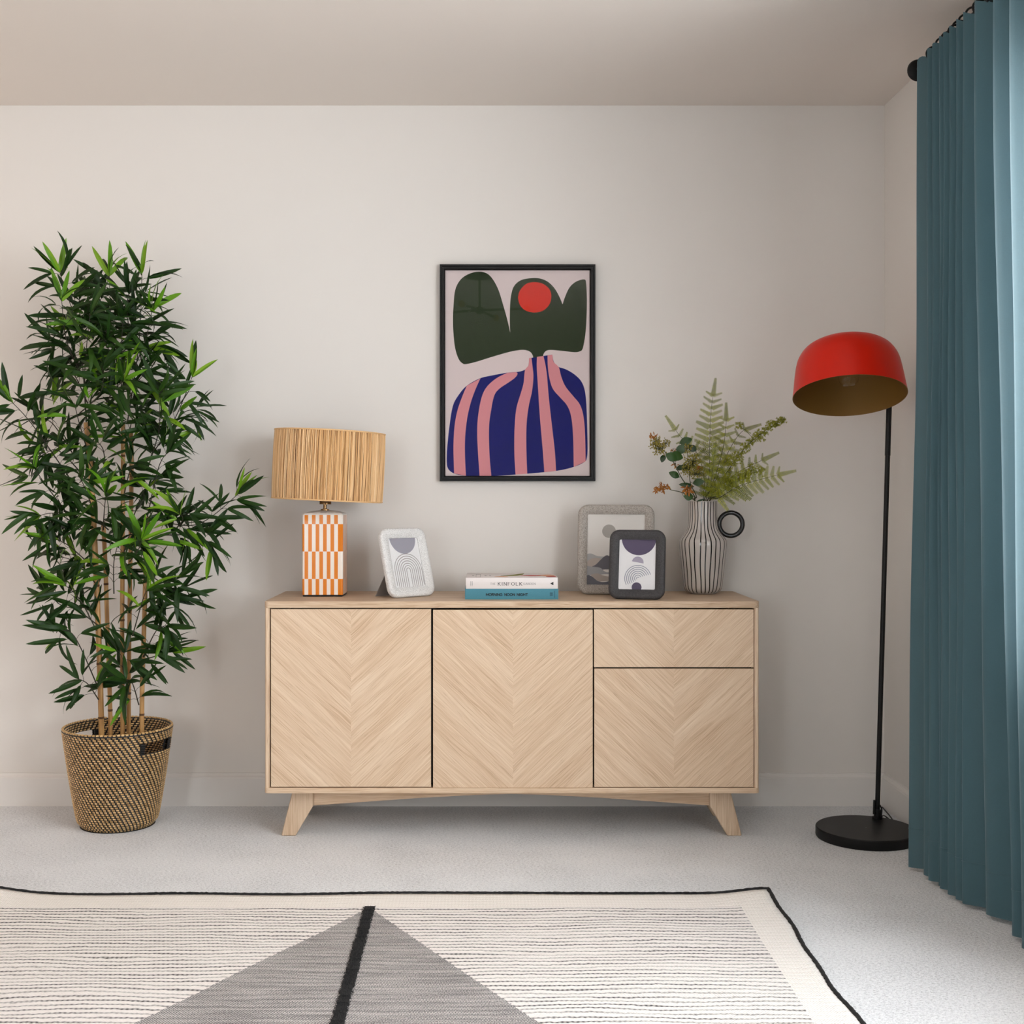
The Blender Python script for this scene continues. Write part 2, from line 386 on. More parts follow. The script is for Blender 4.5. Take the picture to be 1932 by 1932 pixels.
for k in range(380):
    t = 2*pi*(k+random.uniform(-.45, .45))/380; wd = random.uniform(.0011, .0021)/RS; ro = RS+random.uniform(-.0012, .0016); dt = random.uniform(-.012, .012)
    vs = []
    for i in range(5):
        z = .002+(HS-.002)*i/4; tt = t+dt*(i/4-.5)+random.uniform(-.003, .003); b_ = ro+(-.0015 if i in (0, 4) else random.uniform(-.0004, .0006))
        for q, rr in ((-wd, b_-.0012), (0, b_+.0008), (wd, b_-.0012)): vs.append((rr*cos(tt+q), rr*sin(tt+q), z))
    mb.add(vs, [(i*3+j, i*3+j+1, i*3+j+4, i*3+j+3) for i in range(4) for j in range(2)], 0, SHD)
tag(mb.build('raffia_strand', M_raf, sh), kind='stuff')
for z in (.003, HS): MB().tube([(RS*cos(2*pi*k/64)*.997, RS*sin(2*pi*k/64)*.997, z) for k in range(64)], .0024, 8, closed=True, M=SHD).build('rim', M_raf, sh)
MB().tube([(-.01, 0, .045), (-(RS-.003), 0, .05)], .0015, 6, M=SHD).tube([(.01, 0, .045), (RS-.003, 0, .05)], .0015, 6, M=SHD).tube([(0, .01, .045), (0, RS-.003, .05)], .0015, 6, M=SHD).build('spider_ring', M_brass, sh)
MB().lathe([(.001, .05), (.012, .05), (.013, .065), (.028, .09), (.03, .105), (.022, .13), (.001, .14)], 20, M=SHD).build('bulb', simple('opal_bulb', (235, 232, 225), .3), tl)

# ------------------------------------------------------------------ photo frames
def speckle(name, base, dots, rough=.5, sc=900):
    m = MT(name, base, rough); n = m.noise(sc, detail=2, rough=.6); n2 = m.noise(sc*.45, detail=2)
    m.col(m.mix(n.sm(.52, .60), m.mix(n2.sm(.5, .6), base, tuple(min(255, c+14) for c in base)), dots)); m.bump(n, .3, .0006); return m.m
def photo_frame(name, label, X, Y, yaw, lean, ow, oh, bar, m_frame, paper, r_out=.03, th=.016, foot=.03, back=None):
    root = thing(name, label, 'photo frame', (X, Y, ztop)); root.rotation_euler = (-lean, 0, yaw)
    root.rotation_mode = 'XYZ'
    # profile across the bar: (fraction inward, depth towards the viewer)
    prof = [(0, .0), (0, -th*.7), (.12, -th*.95), (.3, -th), (.7, -th*.92), (.94, -th*.55), (1.0, -th*.5), (1.0, 0)]
    W, Hh = ow+2*bar, oh+2*bar; mb = MB(); loops = []
    for fr, d in prof:
        i = bar*fr; rr = r_out*(1-fr)+.004*fr
        loops.append([(x, d, z) for x, z in rrect(W-2*i, Hh-2*i, rr, 6, i)])
    n = len(loops[0])
    for a, b in zip(loops, loops[1:]+loops[:1]):
        for k in range(n): mb.add([a[k], a[(k+1) % n], b[(k+1) % n], b[k]], [(0, 1, 2, 3)])
    me = mb.mesh('frame', m_frame); bm = bmesh.new(); bm.from_mesh(me); bmesh.ops.remove_doubles(bm, verts=bm.verts, dist=1e-6); bmesh.ops.recalc_face_normals(bm, faces=bm.faces); bm.to_mesh(me); bm.free()
    me.polygons.foreach_set('use_smooth', [True]*len(me.polygons)); me.set_sharp_from_angle(angle=radians(50)); link('frame', me, root)
    pr = MB().box(-ow/2-.002, ow/2+.002, -.005, -.001, bar-.002, bar+oh+.002).build('print', simple(name+'_paper', paper, .6), root, smooth=False)
    MB().box(-W/2+.012, W/2-.012, -.001, .004, .012, Hh-.012).build('backing_board', M_back, root, smooth=False)
    MB().box(-ow/2-.001, ow/2+.001, -.0074, -.0066, bar-.001, bar+oh+.001).build('glass_pane', M_pglass, root, smooth=False)
    # strut that reaches the table top behind
    ln = Hh*.62; reach = .085*Hh/.22
    st = MB()
    top = Vector((0, .004, ln)); foot_w = Vector((0, 0, 0))
    Mi = (Matrix.Rotation(-lean, 3, 'X')).inverted()
    ft = Mi @ Vector((0, back or sin(lean)*ln+reach*.55, 0.0015))
    wv = Vector((foot, 0, 0)); tn_ = Vector((0, .003, 0))
    v = [top-wv*.5, top+wv*.5, ft+wv, ft-wv]
    st.add([*v, *[p+tn_ for p in v]], [(0, 1, 2, 3), (7, 6, 5, 4), (0, 4, 5, 1), (1, 5, 6, 2), (2, 6, 7, 3), (3, 7, 4, 0)])
    st.build('easel_strut', M_back, root, smooth=False)
    return root, pr
M_back = simple('grey_backing_board', (150, 145, 142), .9); M_pglass = see_through('picture_glass', ior=1.25)
SH = {}
def ink(rgb):
    if rgb not in SH: SH[rgb] = simple('printed_ink_%02x%02x%02x' % rgb, rgb, .7, Specular_IOR_Level=.12)
    return SH[rgb]
def shape(parent, name, poly, rgb, y, label=None):     # thin printed shape facing -y
    o = MB().prism(poly, .00015, 'y', y).build(name, ink(rgb), parent, smooth=False)
    return tag(o, label)
def half_disc(cx, cz, r, a0, a1, n=24): return [(cx+r*cos(radians(a0+(a1-a0)*k/n)), cz+r*sin(radians(a0+(a1-a0)*k/n))) for k in range(n+1)]
def arcline(cx, cz, r, w_, a0, a1, n=20, leg=0):
    o = half_disc(cx, cz, r+w_/2, a0, a1, n); i = half_disc(cx, cz, r-w_/2, a1, a0, n)
    if leg: return [(cx+r+w_/2, cz-leg)]+o+[(cx-r-w_/2, cz-leg), (cx-r+w_/2, cz-leg)]+i+[(cx+r-w_/2, cz-leg)]
    return o+i
Yp = -.0053
M_wf = speckle('white_speckled_stone', (226, 224, 222), (172, 168, 166), .6, 700)
fr, pr = photo_frame('photo_frame', 'white speckled photo frame with a rainbow arch print, leaning beside the striped table lamp', -.2278, 3.928, .72, .2866, .120, .1615, .032, M_wf, (238, 236, 236), .031, foot=.078, back=.088)
b = .032; w_, h_ = .120, .1615
shape(pr, 'print_shape', [(x, min(z, b+h_)) for x, z in half_disc(0, b+h_, .052, 180, 360)], (160, 158, 168), Yp)
for k in range(7):
    r = .0075+k*.0078; lz = b+.055; leg = .055
    if k == 6: leg = .05
    shape(pr, 'print_line', arcline(.003, lz, r, .0021, 0, 180, leg=leg), (150, 140, 138), Yp)
M_gf = speckle('grey_speckled_stone', (176, 168, 160), (112, 104, 98), .65, 620)
fr, pr = photo_frame('photo_frame', 'large grey speckled photo frame with a mountain print, behind the dark frame', .4343, 4.022, -.16, .1859, .1880, .2345, .0315, M_gf, (222, 217, 212), .034)
b = .0315; w_, h_ = .188, .2345
zz = lambda p: b+h_-(p-213)/(885-213)*h_               # rows of the print taken from its height
xx = lambda p: -w_/2+(p-250)/(808-250)*w_
hills = [((176, 176, 178), [(235, 595), (290, 590), (340, 610), (400, 618), (470, 612), (560, 640), (680, 600), (808, 620)], 660),
         ((184, 172, 164), [(235, 672), (290, 640), (340, 630), (390, 640), (470, 690), (600, 660), (808, 650)], 720),
         ((98, 96, 104), [(300, 712), (340, 690), (390, 640), (440, 605), (480, 625), (560, 680), (640, 720), (808, 690)], 745),
         ((160, 160, 164), [(235, 705), (300, 715), (380, 725), (440, 765), (560, 750), (808, 740)], 790),
         ((172, 160, 152), [(290, 790), (350, 778), (420, 800), (500, 805), (640, 780), (808, 800)], 856),
         ((96, 97, 106), [(235, 800), (270, 795), (310, 815), (360, 852), (430, 858), (520, 840), (660, 860), (808, 830)], 889)]
for i, (c, top, base) in enumerate(hills):
    tp = [(max(xx(p.x), -w_/2), zz(p.y)) for p in spline(top, 5)]
    if i < 5: bt = [(p[0], zz(base+6*sin(p[0]*60))) for p in reversed(tp)]
    else: bt = [(tp[-1][0], b-.001), (tp[0][0], b-.001)]
    shape(pr, 'print_shape', tp+bt, c, Yp-.0001*i)
shape(pr, 'print_shape', half_disc(xx(460), zz(375), .0225, 0, 350), (168, 162, 156), Yp)
M_df = speckle('charcoal_stone', (46, 44, 46), (72, 70, 72), .6, 650)
fr, pr = photo_frame('photo_frame', 'small charcoal photo frame with purple discs and arcs, in front of the grey frame', .4800, 3.838, -.24, .2126, .1145, .158, .0305, M_df, (232, 230, 232), .03)
b = .0305; w_, h_ = .1145, .158
xx = lambda p: -w_/2+(p-560)/(915-560)*w_
zz = lambda p: b+h_-(p-455)/(935-455)*h_
shape(pr, 'print_shape', [(x, min(z, b+h_)) for x, z in half_disc(xx(750), zz(440), .0545, 180, 360)], (88, 78, 104), Yp)
shape(pr, 'print_shape', half_disc(xx(742), zz(675), .0185, -10, 170), (168, 160, 178), Yp)
shape(pr, 'print_shape', half_disc(xx(737), b+.007, .0155, -28, 208), (84, 76, 98), Yp)
for k in range(7): shape(pr, 'print_line', arcline(xx(747), zz(828), .004+k*.0062, .0018, 25-k*1.2, 228-k*3), (120, 124, 144), Yp)

# ------------------------------------------------------------------ lettering (stroke letters, built flat)
LET = {'T': ([[(0, 1), (.8, 1)], [(.4, 1), (.4, 0)]], .8), 'H': ([[(0, 0), (0, 1)], [(.75, 0), (.75, 1)], [(0, .5), (.75, .5)]], .75),
 'E': ([[(0, 0), (0, 1)], [(0, 1), (.6, 1)], [(0, .52), (.5, .52)], [(0, 0), (.6, 0)]], .6), 'K': ([[(0, 0), (0, 1)], [(.68, 1), (0, .42)], [(.2, .6), (.72, 0)]], .72),
 'I': ([[(0.05, 0), (0.05, 1)]], .1), 'N': ([[(0, 0), (0, 1)], [(0, 1), (.75, 0)], [(.75, 0), (.75, 1)]], .75), 'F': ([[(0, 0), (0, 1)], [(0, 1), (.6, 1)], [(0, .52), (.5, .52)]], .6),
 'O': ([[(.45+.45*cos(2*pi*k/20), .5+.5*sin(2*pi*k/20)) for k in range(21)]], .9), 'L': ([[(0, 0), (0, 1)], [(0, 0), (.6, 0)]], .6),
 'G': ([[(.45+.45*cos(radians(45+k*290/16)), .5+.5*sin(radians(45+k*290/16))) for k in range(17)], [(.82, .15), (.82, .48)], [(.5, .48), (.84, .48)]], .88),
 'A': ([[(0, 0), (.4, 1)], [(.4, 1), (.8, 0)], [(.16, .36), (.64, .36)]], .8), 'D': ([[(0, 0), (0, 1)], [(0, 1), (.35, 1), (.62, .85), (.72, .5), (.62, .15), (.35, 0), (0, 0)]], .72),
 'R': ([[(0, 0), (0, 1)], [(0, 1), (.4, 1), (.58, .9), (.6, .72), (.5, .55), (0, .5)], [(.3, .5), (.65, 0)]], .65),
 'M': ([[(0, 0), (0, 1)], [(0, 1), (.45, .25), (.9, 1)], [(.9, 1), (.9, 0)]], .9)}
def text(parent, s, x, z, h, width, y, m, wt=.16, serif=False, name='lettering'):
    mb = MB(); adv = sum((LET[c][1] if c in LET else .45) for c in s); gap = (width/h-adv)/max(1, len(s)-1); cx = 0
    for ch in s:
        if ch in LET:
            for pl_ in LET[ch][0]:
                for p, q in zip(pl_[:-1], pl_[1:]):
                    p, q = Vector(p), Vector(q); d = (q-p); ln = d.length; d /= ln; nn = Vector((-d.y, d.x))
                    t = wt*.5*(.55 if serif and abs(d.x) > abs(d.y)*1.2 else 1); e = d*t*.5
                    poly = [p-e+nn*t, p-e-nn*t, q+e-nn*t, q+e+nn*t]
                    mb.add([(x+(cx+a.x)*h, y, z+a.y*h) for a in poly], [(0, 1, 2, 3)])
                if serif and ch not in 'OG':
                    for e_ in (pl_[0], pl_[-1]):
                        if e_[1] in (0, 1): mb.add([(x+(cx+e_[0]+dx)*h, y, z+(e_[1]+dz)*h) for dx, dz in ((-.13, -.025), (.13, -.025), (.13, .025), (-.13, .025))], [(0, 1, 2, 3)])
        cx += (LET[ch][1] if ch in LET else .45)+gap
    return mb.build(name, m, parent, smooth=False)
M_ink = simple('black_ink', (24, 24, 26), .6); M_ginkt = simple('grey_ink', (110, 108, 110), .6)
BS = 603.7
def linen(name, rgb, rgb2):
    m = MT(name, rgb, .85); x, y, z = m.xyz(); n = m.noise(1, m.vec(x*900, y*900, z*260), 2); n2 = m.noise(1, m.vec(x*260, y*260, z*900), 2)
    m.col(m.mix((n+n2)*.5, rgb, rgb2)); m.bump(n+n2, .3, .0005); return m.m
M_pages = simple('page_block', (226, 216, 200), .8)
def book(label, px0, px1, zb, zt, dep, m_cover, Y=3.84):
    xa, xb = (px0-CX)/BS, (px1-CX)/BS; root = thing('book', label, 'book', ((xa+xb)/2, Y, zb)); hw = (xb-xa)/2; t = zt-zb
    MB().box(-hw+.004, hw-.004, .004, dep-.005, .003, t-.003).build('page_block', M_pages, root, smooth=False)
    MB().prism([(0, 0), (dep, 0), (dep, .003), (.003, .003), (.003, t-.003), (dep, t-.003), (dep, t), (0, t)], 2*hw, 'x', -hw).build('cover', m_cover, root, bevel=.0008)
    return root, (xa+xb)/2, zb
zx = lambda p: (860+p/8.782-CX)/BS
zb1 = ztop; zb2 = ztop+.0330; zb3 = zb2+.0345
bk, bx, bz = book('teal cloth bound book at the bottom of the pair, under the white book', 877.3, 1053.5, zb1, zb2, .235, linen('teal_book_cloth', (62, 122, 142), (92, 152, 168)))
text(bk, 'MORNING NOON NIGHT', zx(503)-bx, .0112, .0076, zx(1192)-zx(503), -.0004, M_ink, .24)
lm = MB()
for k in range(5): lm.box(zx(1558)-bx, zx(1606)-bx, -.0004, 0, .0115+k*.0022, .0127+k*.0022)
lm.box(zx(1627)-bx, zx(1634)-bx, -.0004, 0, .005, .027); lm.build('spine_logo', simple('dark_teal_ink', (34, 62, 78), .7), bk, smooth=False)
bk, bx, bz = book('white book lying on top of the teal book, flowers on its cover', 879, 1052.5, zb2, zb3, .228, simple('white_book_cover', (232, 224, 222), .45))
text(bk, 'THE', zx(571)-bx, .0125, .0062, zx(655)-zx(571), -.0004, M_ginkt, .12, True)
text(bk, 'KINFOLK', zx(700)-bx, .0105, .0098, zx(1095)-zx(700), -.0004, M_ink, .15, True)
text(bk, 'GARDEN', zx(1122)-bx, .0125, .0062, zx(1318)-zx(1122), -.0004, M_ginkt, .12, True)
MB().prism([(zx(1563)-bx, .0165), (zx(1617)-bx, .011), (zx(1617)-bx, .022)], .0004, 'y', -.0004).build('spine_mark', M_ink, bk, smooth=False)
lm = MB()
for q in (242, 268):
    for k in range(6): lm.box(zx(q)-bx, zx(q+9)-bx, -.0004, 0, .009+k*.0024, .0104+k*.0024+.0005*(k % 2))
lm.build('spine_author_line', M_ginkt, bk, smooth=False)
t3 = zb3-zb2
def cover_art(name, pts, rgb): MB().prism([(p.x, p.y) for p in spline(pts, 4, True)], .0004, 'z', t3).build(name, ink(rgb), bk, smooth=False)
cover_art('cover_print', [(-.035, .10), (0, .13), (.03, .19), (.045, .2), (.03, .12), (0, .085)], (128, 128, 62))
cover_art('cover_print', [(-.055, .05), (-.03, .07), (-.01, .05), (-.03, .035)], (216, 160, 120))
cover_art('cover_print', [(.03, .10), (.07, .12), (.10, .09), (.06, .08)], (186, 60, 46))
cover_art('cover_print', [(.085, .12), (.12, .15), (.14, .10), (.11, .07)], (226, 170, 140))
cover_art('cover_print', [(.11, .065), (.138, .08), (.14, .05), (.12, .04)], (178, 52, 40))
lm = MB()
for xa_, ya_, ww in ((-.125, .09, .006), (-.085, .09, .006), (-.07, .09, .005)): lm.box(xa_, xa_+ww, ya_, ya_+.012, t3, t3+.0003)
for xa_ in (-.113, -.099): lm.box(xa_, xa_+.0008, .03, .17, t3, t3+.0003)
for ya_ in (.03, .17): lm.box(-.113, -.0982, ya_, ya_+.004, t3, t3+.0003)
lm.build('cover_title_box', M_ginkt, bk, smooth=False)

# ------------------------------------------------------------------ jug vase
M_vase = simple('grey_white_glaze', (196, 188, 182), .16); M_vline = simple('black_glaze', (20, 19, 20), .16)
VX, VY = (1326-CX)/F*4.07, 4.07
vs_ = thing('jug_vase', 'tall jug vase with black vertical stripes and a ring handle on the sideboard', 'vase', (VX, VY, ztop))
prof = [(.040, 0), (.055, .008), (.0635, .022), (.067, .05), (.0705, .08), (.0745, .115), (.0785, .15), (.079, .168), (.0765, .180), (.067, .192), (.0565, .206), (.0505, .220), (.0478, .240), (.0470, .27), (.0470, .305)]
pp = spline([(r, z) for r, z in prof], 3); mb = MB(); NS = 27
ph = [random.uniform(-.02, .02) for _ in range(NS)]; fq = [random.uniform(30, 60) for _ in range(NS)]
cols = []
for k in range(NS):
    for j, f_ in enumerate((0, .12, .36, .68)): cols.append((k, j, f_))
n = len(cols); lev = []
for i, p in enumerate(pp):
    ring = []
    for k, j, f_ in cols:
        wob = .0010/max(p.x, .04)*sin(fq[k]*p.y+k)+ph[k]
        wd = min(1.0, p.x/.06)
        off = {0: -.13, 1: .10, 2: .36, 3: .62}[j]
        if j < 2: off *= (1.0/ (p.x/.06))**.55*1.12
        t = 2*pi*(k+off)/NS+wob
        ring.append((p.x*cos(t), p.x*sin(t), p.y))
    lev.append(ring)
N2 = len(lev); vv = [q for r in lev for q in r]; ff, mi = [], []
for i in range(N2-1):
    for k in range(n): ff.append((i*n+k, i*n+(k+1) % n, (i+1)*n+(k+1) % n, (i+1)*n+k)); mi.append(1 if cols[k][1] == 0 and i > 1 else 0)
mb.v, mb.f, mb.mi = vv, ff, mi
mb.add([(0, 0, 0)], []); mb.f.append(tuple(range(n))); mb.mi.append(0)
mb.lathe([(.0470, .305), (.0455, .3065), (.044, .305), (.0440, .27), (.0445, .235), (.0465, .217), (.054, .196), (.064, .17), (.06, .05), (.001, .03)], 54, 0)
mb.build('body', [M_vase, M_vline], vs_)
hb = MB().tube([(.0905+.0385*cos(2*pi*k/48), -.012, .230+.0385*sin(2*pi*k/48)) for k in range(48)], .0078, 14, closed=True)
hb.build('ring_handle', M_vline, vs_)

# ------------------------------------------------------------------ stems in the vase
def leafmat(name, stops, rough=.45, trans=.25):
    m = MT(name, stops[1], rough); t = m.objrand()*.5+m.island()*.5
    m.col(m.ramp(t, [(.1, stops[0]), (.5, stops[1]), (.9, stops[2])])); return m.m
M_fern = leafmat('fern_green', ((100, 106, 8), (132, 137, 15), (166, 165, 36)), .5); M_frib = simple('fern_rib', (62, 66, 26), .6)
def pinna_mesh(n=13):
    mb = MB(); mb.add([(-.012, 0, 0), (.012, 0, 0), (.004, 1, .02), (-.004, 1, .02)], [(0, 1, 2, 3)], 1)
    for k in range(n):
        y = .04+.93*k/n; ln = .16*(1-.62*k/n)+.02; wd = .027
        for s_ in (1, -1):
            z = random.uniform(-.02, .02)
            mb.add([(0, y-wd*.6, .003), (s_*ln*.6, y+ln*.3-wd*.7, z), (s_*ln, y+ln*.55, z*1.5), (s_*ln*.5, y+ln*.35+wd*.8, z), (0, y+wd*.7, .003)], [(0, 1, 2, 3, 4)], 0)
    return mb.mesh('pinna', [M_fern, M_frib], smooth=False)
PIN = [pinna_mesh(12), pinna_mesh(14)]
def basis(d, nrm):
    d = d.normalized(); nrm = (nrm-d*nrm.dot(d)).normalized(); x = d.cross(nrm); return Matrix((x, d, nrm)).transposed()
MOUTH = Vector((VX, VY, ztop+.30))
def frond(label, px_pts, Ys, npair, lmax, start=.3, wide=1.0):
    ps = [at(x, y, Y) for (x, y), Y in zip(px_pts, Ys)]; root_p = MOUTH+Vector((random.uniform(-.02, .02), random.uniform(-.015, .015), -.16))
    neck = MOUTH+Vector((max(-.034, min(.034, (ps[0].x-VX)*.25)), 0, 0))
    path = spline([root_p, neck]+ps, 8); root = thing('fern_frond', label, 'fern frond', root_p, group='fern fronds in the vase')
    loc = [p-root_p for p in path]; n = len(loc)
    MB().tube(loc, [.0017*(1-.75*i/n) for i in range(n)], 6).build('stem', M_frib, root)
    acc = [0]
    for a, b in zip(loc[:-1], loc[1:]): acc.append(acc[-1]+(b-a).length)
    tot = acc[-1]; s0 = tot*start
    def pos(s):
        for i in range(n-1):
            if acc[i+1] >= s: t = (s-acc[i])/(acc[i+1]-acc[i]); return loc[i].lerp(loc[i+1], t), (loc[i+1]-loc[i]).normalized()
        return loc[-1], (loc[-1]-loc[-2]).normalized()
    s1 = tot-.050; p, d = pos(s1); side0 = Vector((0, -1, .25))
    o = link('pinna', PIN[1], root); o.matrix_local = Matrix.Translation(p) @ basis(pos(tot*.99)[1], side0).to_4x4() @ Matrix.Diagonal((.056, .062, .055, 1))
    for k in range(npair):
        f_ = k/(npair-1); s = s1-(s1-s0)*f_; p, d = pos(s)
        ln = lmax*(.56+.44*min(1, f_*1.6))*(1 if f_ < .8 else .9)
        view = Vector((0, -1, 0)); side = d.cross(view).normalized()
        for s_ in (1, -1):
            dirv = (d*(.50-.15*f_)+side*s_*wide+view*random.uniform(-.15, .25)).normalized()
            o = link('pinna', random.choice(PIN), root); nr = (view*.9+Vector((0, 0, .35))+Vector((random.uniform(-.3, .3), 0, random.uniform(-.2, .2)))).normalized()
            l_ = ln*random.uniform(.9, 1.08)
            o.matrix_local = Matrix.Translation(p) @ basis(dirv, nr).to_4x4() @ Matrix.Diagonal((l_*1.25, l_, l_, 1))
Z = lambda x, y: (1200+x/4.39, 700+y/4.39)
frond('tallest upright fern frond in the middle of the striped vase', [Z(606, 850), Z(610, 600), Z(622, 330), Z(657, 82)], [4.06, 4.05, 4.04, 4.03], 13, .058, .47)
frond('upright fern frond second in height, just right of the tallest one', [Z(650, 890), Z(720, 640), Z(745, 450), Z(748, 285)], [4.03, 4.0, 3.99, 3.98], 11, .050, .42)
frond('fern frond arching up to the right under the yellow-green spray', [Z(680, 860), Z(780, 640), Z(880, 500), Z(1012, 441)], [4.10, 4.12, 4.12, 4.11], 10, .048, .40)
frond('fern frond leaning right above the lowest right frond', [Z(700, 960), Z(860, 830), Z(1010, 755), Z(1163, 685)], [4.02, 3.99, 3.97, 3.96], 11, .050, .40)
frond('lowest fern frond reaching farthest right towards the red lamp', [Z(690, 1050), Z(840, 960), Z(1060, 890), Z(1303, 831)], [4.0, 3.95, 3.92, 3.90], 12, .058, .48)
frond('fern frond leaning to the upper left behind the berries', [Z(565, 900), Z(510, 690), Z(370, 545), Z(258, 388)], [4.08, 4.1, 4.11, 4.12], 12, .046, .38)
frond('short fern frond low in front of the vase mouth', [Z(608, 1000), Z(625, 900), Z(640, 760), Z(655, 620)], [3.99, 3.98, 3.97, 3.97], 7, .032, .52)
# yellow-green flower spray
def spray(label, px_pts, Ys, clusters):
    ps = [at(x, y, Y) for (x, y), Y in zip(px_pts, Ys)]; rp = MOUTH+Vector((.01, .0, -.15)); path = spline([rp, MOUTH+Vector((.02, -.005, 0))]+ps, 8)
    root = thing('flower_spray', label, 'flower', rp); loc = [p-rp for p in path]; n = len(loc)
    st = MB().tube(loc, [.0022*(1-.7*i/n) for i in range(n)], 6); fl = MB()
    for (x, y, Y, r, m_) in clusters:
        c = at(*Z(x, y), Y)-rp; near = min(loc, key=lambda p: (p-c).length); st.tube([near, near.lerp(c, .5)+Vector((0, 0, .004)), c], .0008, 4)
        for k in range(int(m_*1.4)):
            d = Vector((random.gauss(0, 1), random.gauss(0, 1), random.gauss(0, 1))).normalized(); p = c+d*r*1.3*random.uniform(.2, 1)
            Mx = Matrix.Translation(p) @ basis(d, d.orthogonal()).to_4x4() @ Matrix.Diagonal((.0058, .0058, .0058, 1))
            for a in range(4):
                t = a*pi/2+random.random(); fl.add([(0, -.3, 0), (.35*cos(t)-.2*sin(t), .5, .35*sin(t)+.2*cos(t)), (.9*cos(t), 1.1, .9*sin(t)), (.35*cos(t)+.2*sin(t), .5, .35*sin(t)-.2*cos(t))], [(0, 1, 2, 3)], 0, Mx)
    st.build('stem', M_frib, root); tag(fl.build('floret', M_spray, root, smooth=False), kind='stuff')
M_spray = leafmat('spray_green', ((98, 104, 18), (128, 132, 28), (160, 158, 48)), .6)
cl = [(1215, 405, 4.0, .009, 22), (1170, 425, 4.0, .012, 34), (1120, 445, 4.0, .013, 36), (1075, 490, 4.0, .011, 26), (1030, 530, 4.0, .015, 42), (990, 550, 4.0, .012, 28), (940, 590, 4.0, .010, 22), (900, 640, 3.99, .013, 34), (860, 690, 3.99, .014, 34), (800, 745, 3.98, .020, 60), (745, 745, 3.98, .014, 30), (850, 450, 4.02, .010, 20)]
spray('yellow-green feathery flower spray rising to the upper right of the vase', [Z(680, 960), Z(780, 800), Z(900, 640), Z(1060, 500), Z(1232, 395)], [4.04, 4.0, 3.99, 4.0, 4.0], cl)
cl = [(780, 930, 3.97, .022, 70), (850, 880, 3.97, .016, 40), (910, 870, 3.97, .018, 50), (960, 810, 3.97, .014, 30), (730, 900, 3.98, .012, 24), (640, 960, 3.98, .013, 26), (1040, 830, 3.96, .013, 26)]
spray('yellow-green bushy flower spray low on the right of the vase', [Z(690, 1030), Z(780, 940), Z(900, 870), Z(1050, 820)], [4.0, 3.97, 3.97, 3.96], cl)
M_berry = leafmat('seed_olive', ((90, 88, 18), (122, 120, 34), (160, 138, 50)), .5); M_euc = leafmat('eucalyptus_green', ((16, 38, 8), (28, 58, 12), (48, 82, 22)), .4)
M_rust = leafmat('rust_petals', ((128, 72, 10), (168, 100, 16), (196, 128, 30)), .55)
def roundleaf(mb, p, d, nrm, L_, W_):
    Mx = Matrix.Translation(p) @ basis(d, nrm).to_4x4() @ Matrix.Diagonal((W_, L_, L_, 1))
    rows_ = [(0, .05), (.12, .5), (.3, .9), (.5, 1), (.7, .82), (.88, .45), (1, .04)]
    vs = []
    for t, w_ in rows_:
        z = .12*sin(t*pi)
        vs += [(-w_*.5, t, z-.06*w_), (0, t, z), (w_*.5, t, z-.06*w_)]
    mb.add(vs, [(i*3+j, i*3+j+1, i*3+j+4, i*3+j+3) for i in range(6) for j in range(2)], 0, Mx)
def berry(label, px_pts, Ys, heads, leaves, rust):
    ps = [at(x, y, Y) for (x, y), Y in zip(px_pts, Ys)]; rp = MOUTH+Vector((-.012, -.005, -.15)); path = spline([rp, MOUTH+Vector((-.028, -.008, 0))]+ps, 8)
    root = thing('berry_stem', label, 'flower', rp); loc = [p-rp for p in path]; n = len(loc)
    st = MB().tube(loc, [.0022*(1-.5*i/n) for i in range(n)], 6)
    bm_ = MB(); rm = MB()
    for (x, y, Y, r, m_) in heads:
        c = at(*Z(x, y), Y)-rp; near = min(loc, key=lambda p: (p-c).length); st.tube([near, near.lerp(c, .6)+Vector((0, 0, .003)), c], .0011, 5)
        for k in range(m_):
            r2 = r*1.4; d = Vector((random.gauss(0, 1), random.gauss(0, 1)-.3, random.gauss(0, 1))).normalized(); p = c+d*r2*random.uniform(.45, 1.05)
            st.tube([c+d*r*.1, p], .0004, 3, caps=False); bm_.ball(p, random.uniform(.0017, .0026), 6, 4)
    for (x, y, Y, ang, L_, W_) in leaves:
        p = at(*Z(x, y), Y)-rp; d = Vector((cos(radians(ang)), random.uniform(-.3, .1), sin(radians(ang)))); lf = MB()
        near = min(loc, key=lambda q: (q-p).length); st.tube([near, p], .0007, 4)
        roundleaf(lf, p, d, Vector((random.uniform(-.3, .3), -1, .35)), L_*1.45, W_*1.55); lf.build('leaf', M_euc, root)
    for (x, y, Y, r, m_) in rust:
        c = at(*Z(x, y), Y)-rp; near = min(loc, key=lambda p: (p-c).length); st.tube([near, near.lerp(c, .5)+Vector((0, 0, .006)), c], .0011, 5)
        for k in range(m_):
            d = Vector((random.gauss(-.2, 1), random.gauss(0, .8), random.gauss(0, .9))).normalized()
            q = c+Vector((random.uniform(-1, 1), random.uniform(-.5, .5), random.uniform(-.7, .7)))*r*.8
            roundleaf(rm, q, d, d.orthogonal()+Vector((0, -.5, 0)), random.uniform(.010, .018), .0052)
    st.build('stem', M_frib, root)
    if heads: tag(bm_.build('berry', M_berry, root), kind='stuff')
    if rust: tag(rm.build('petal', M_rust, root), kind='stuff')
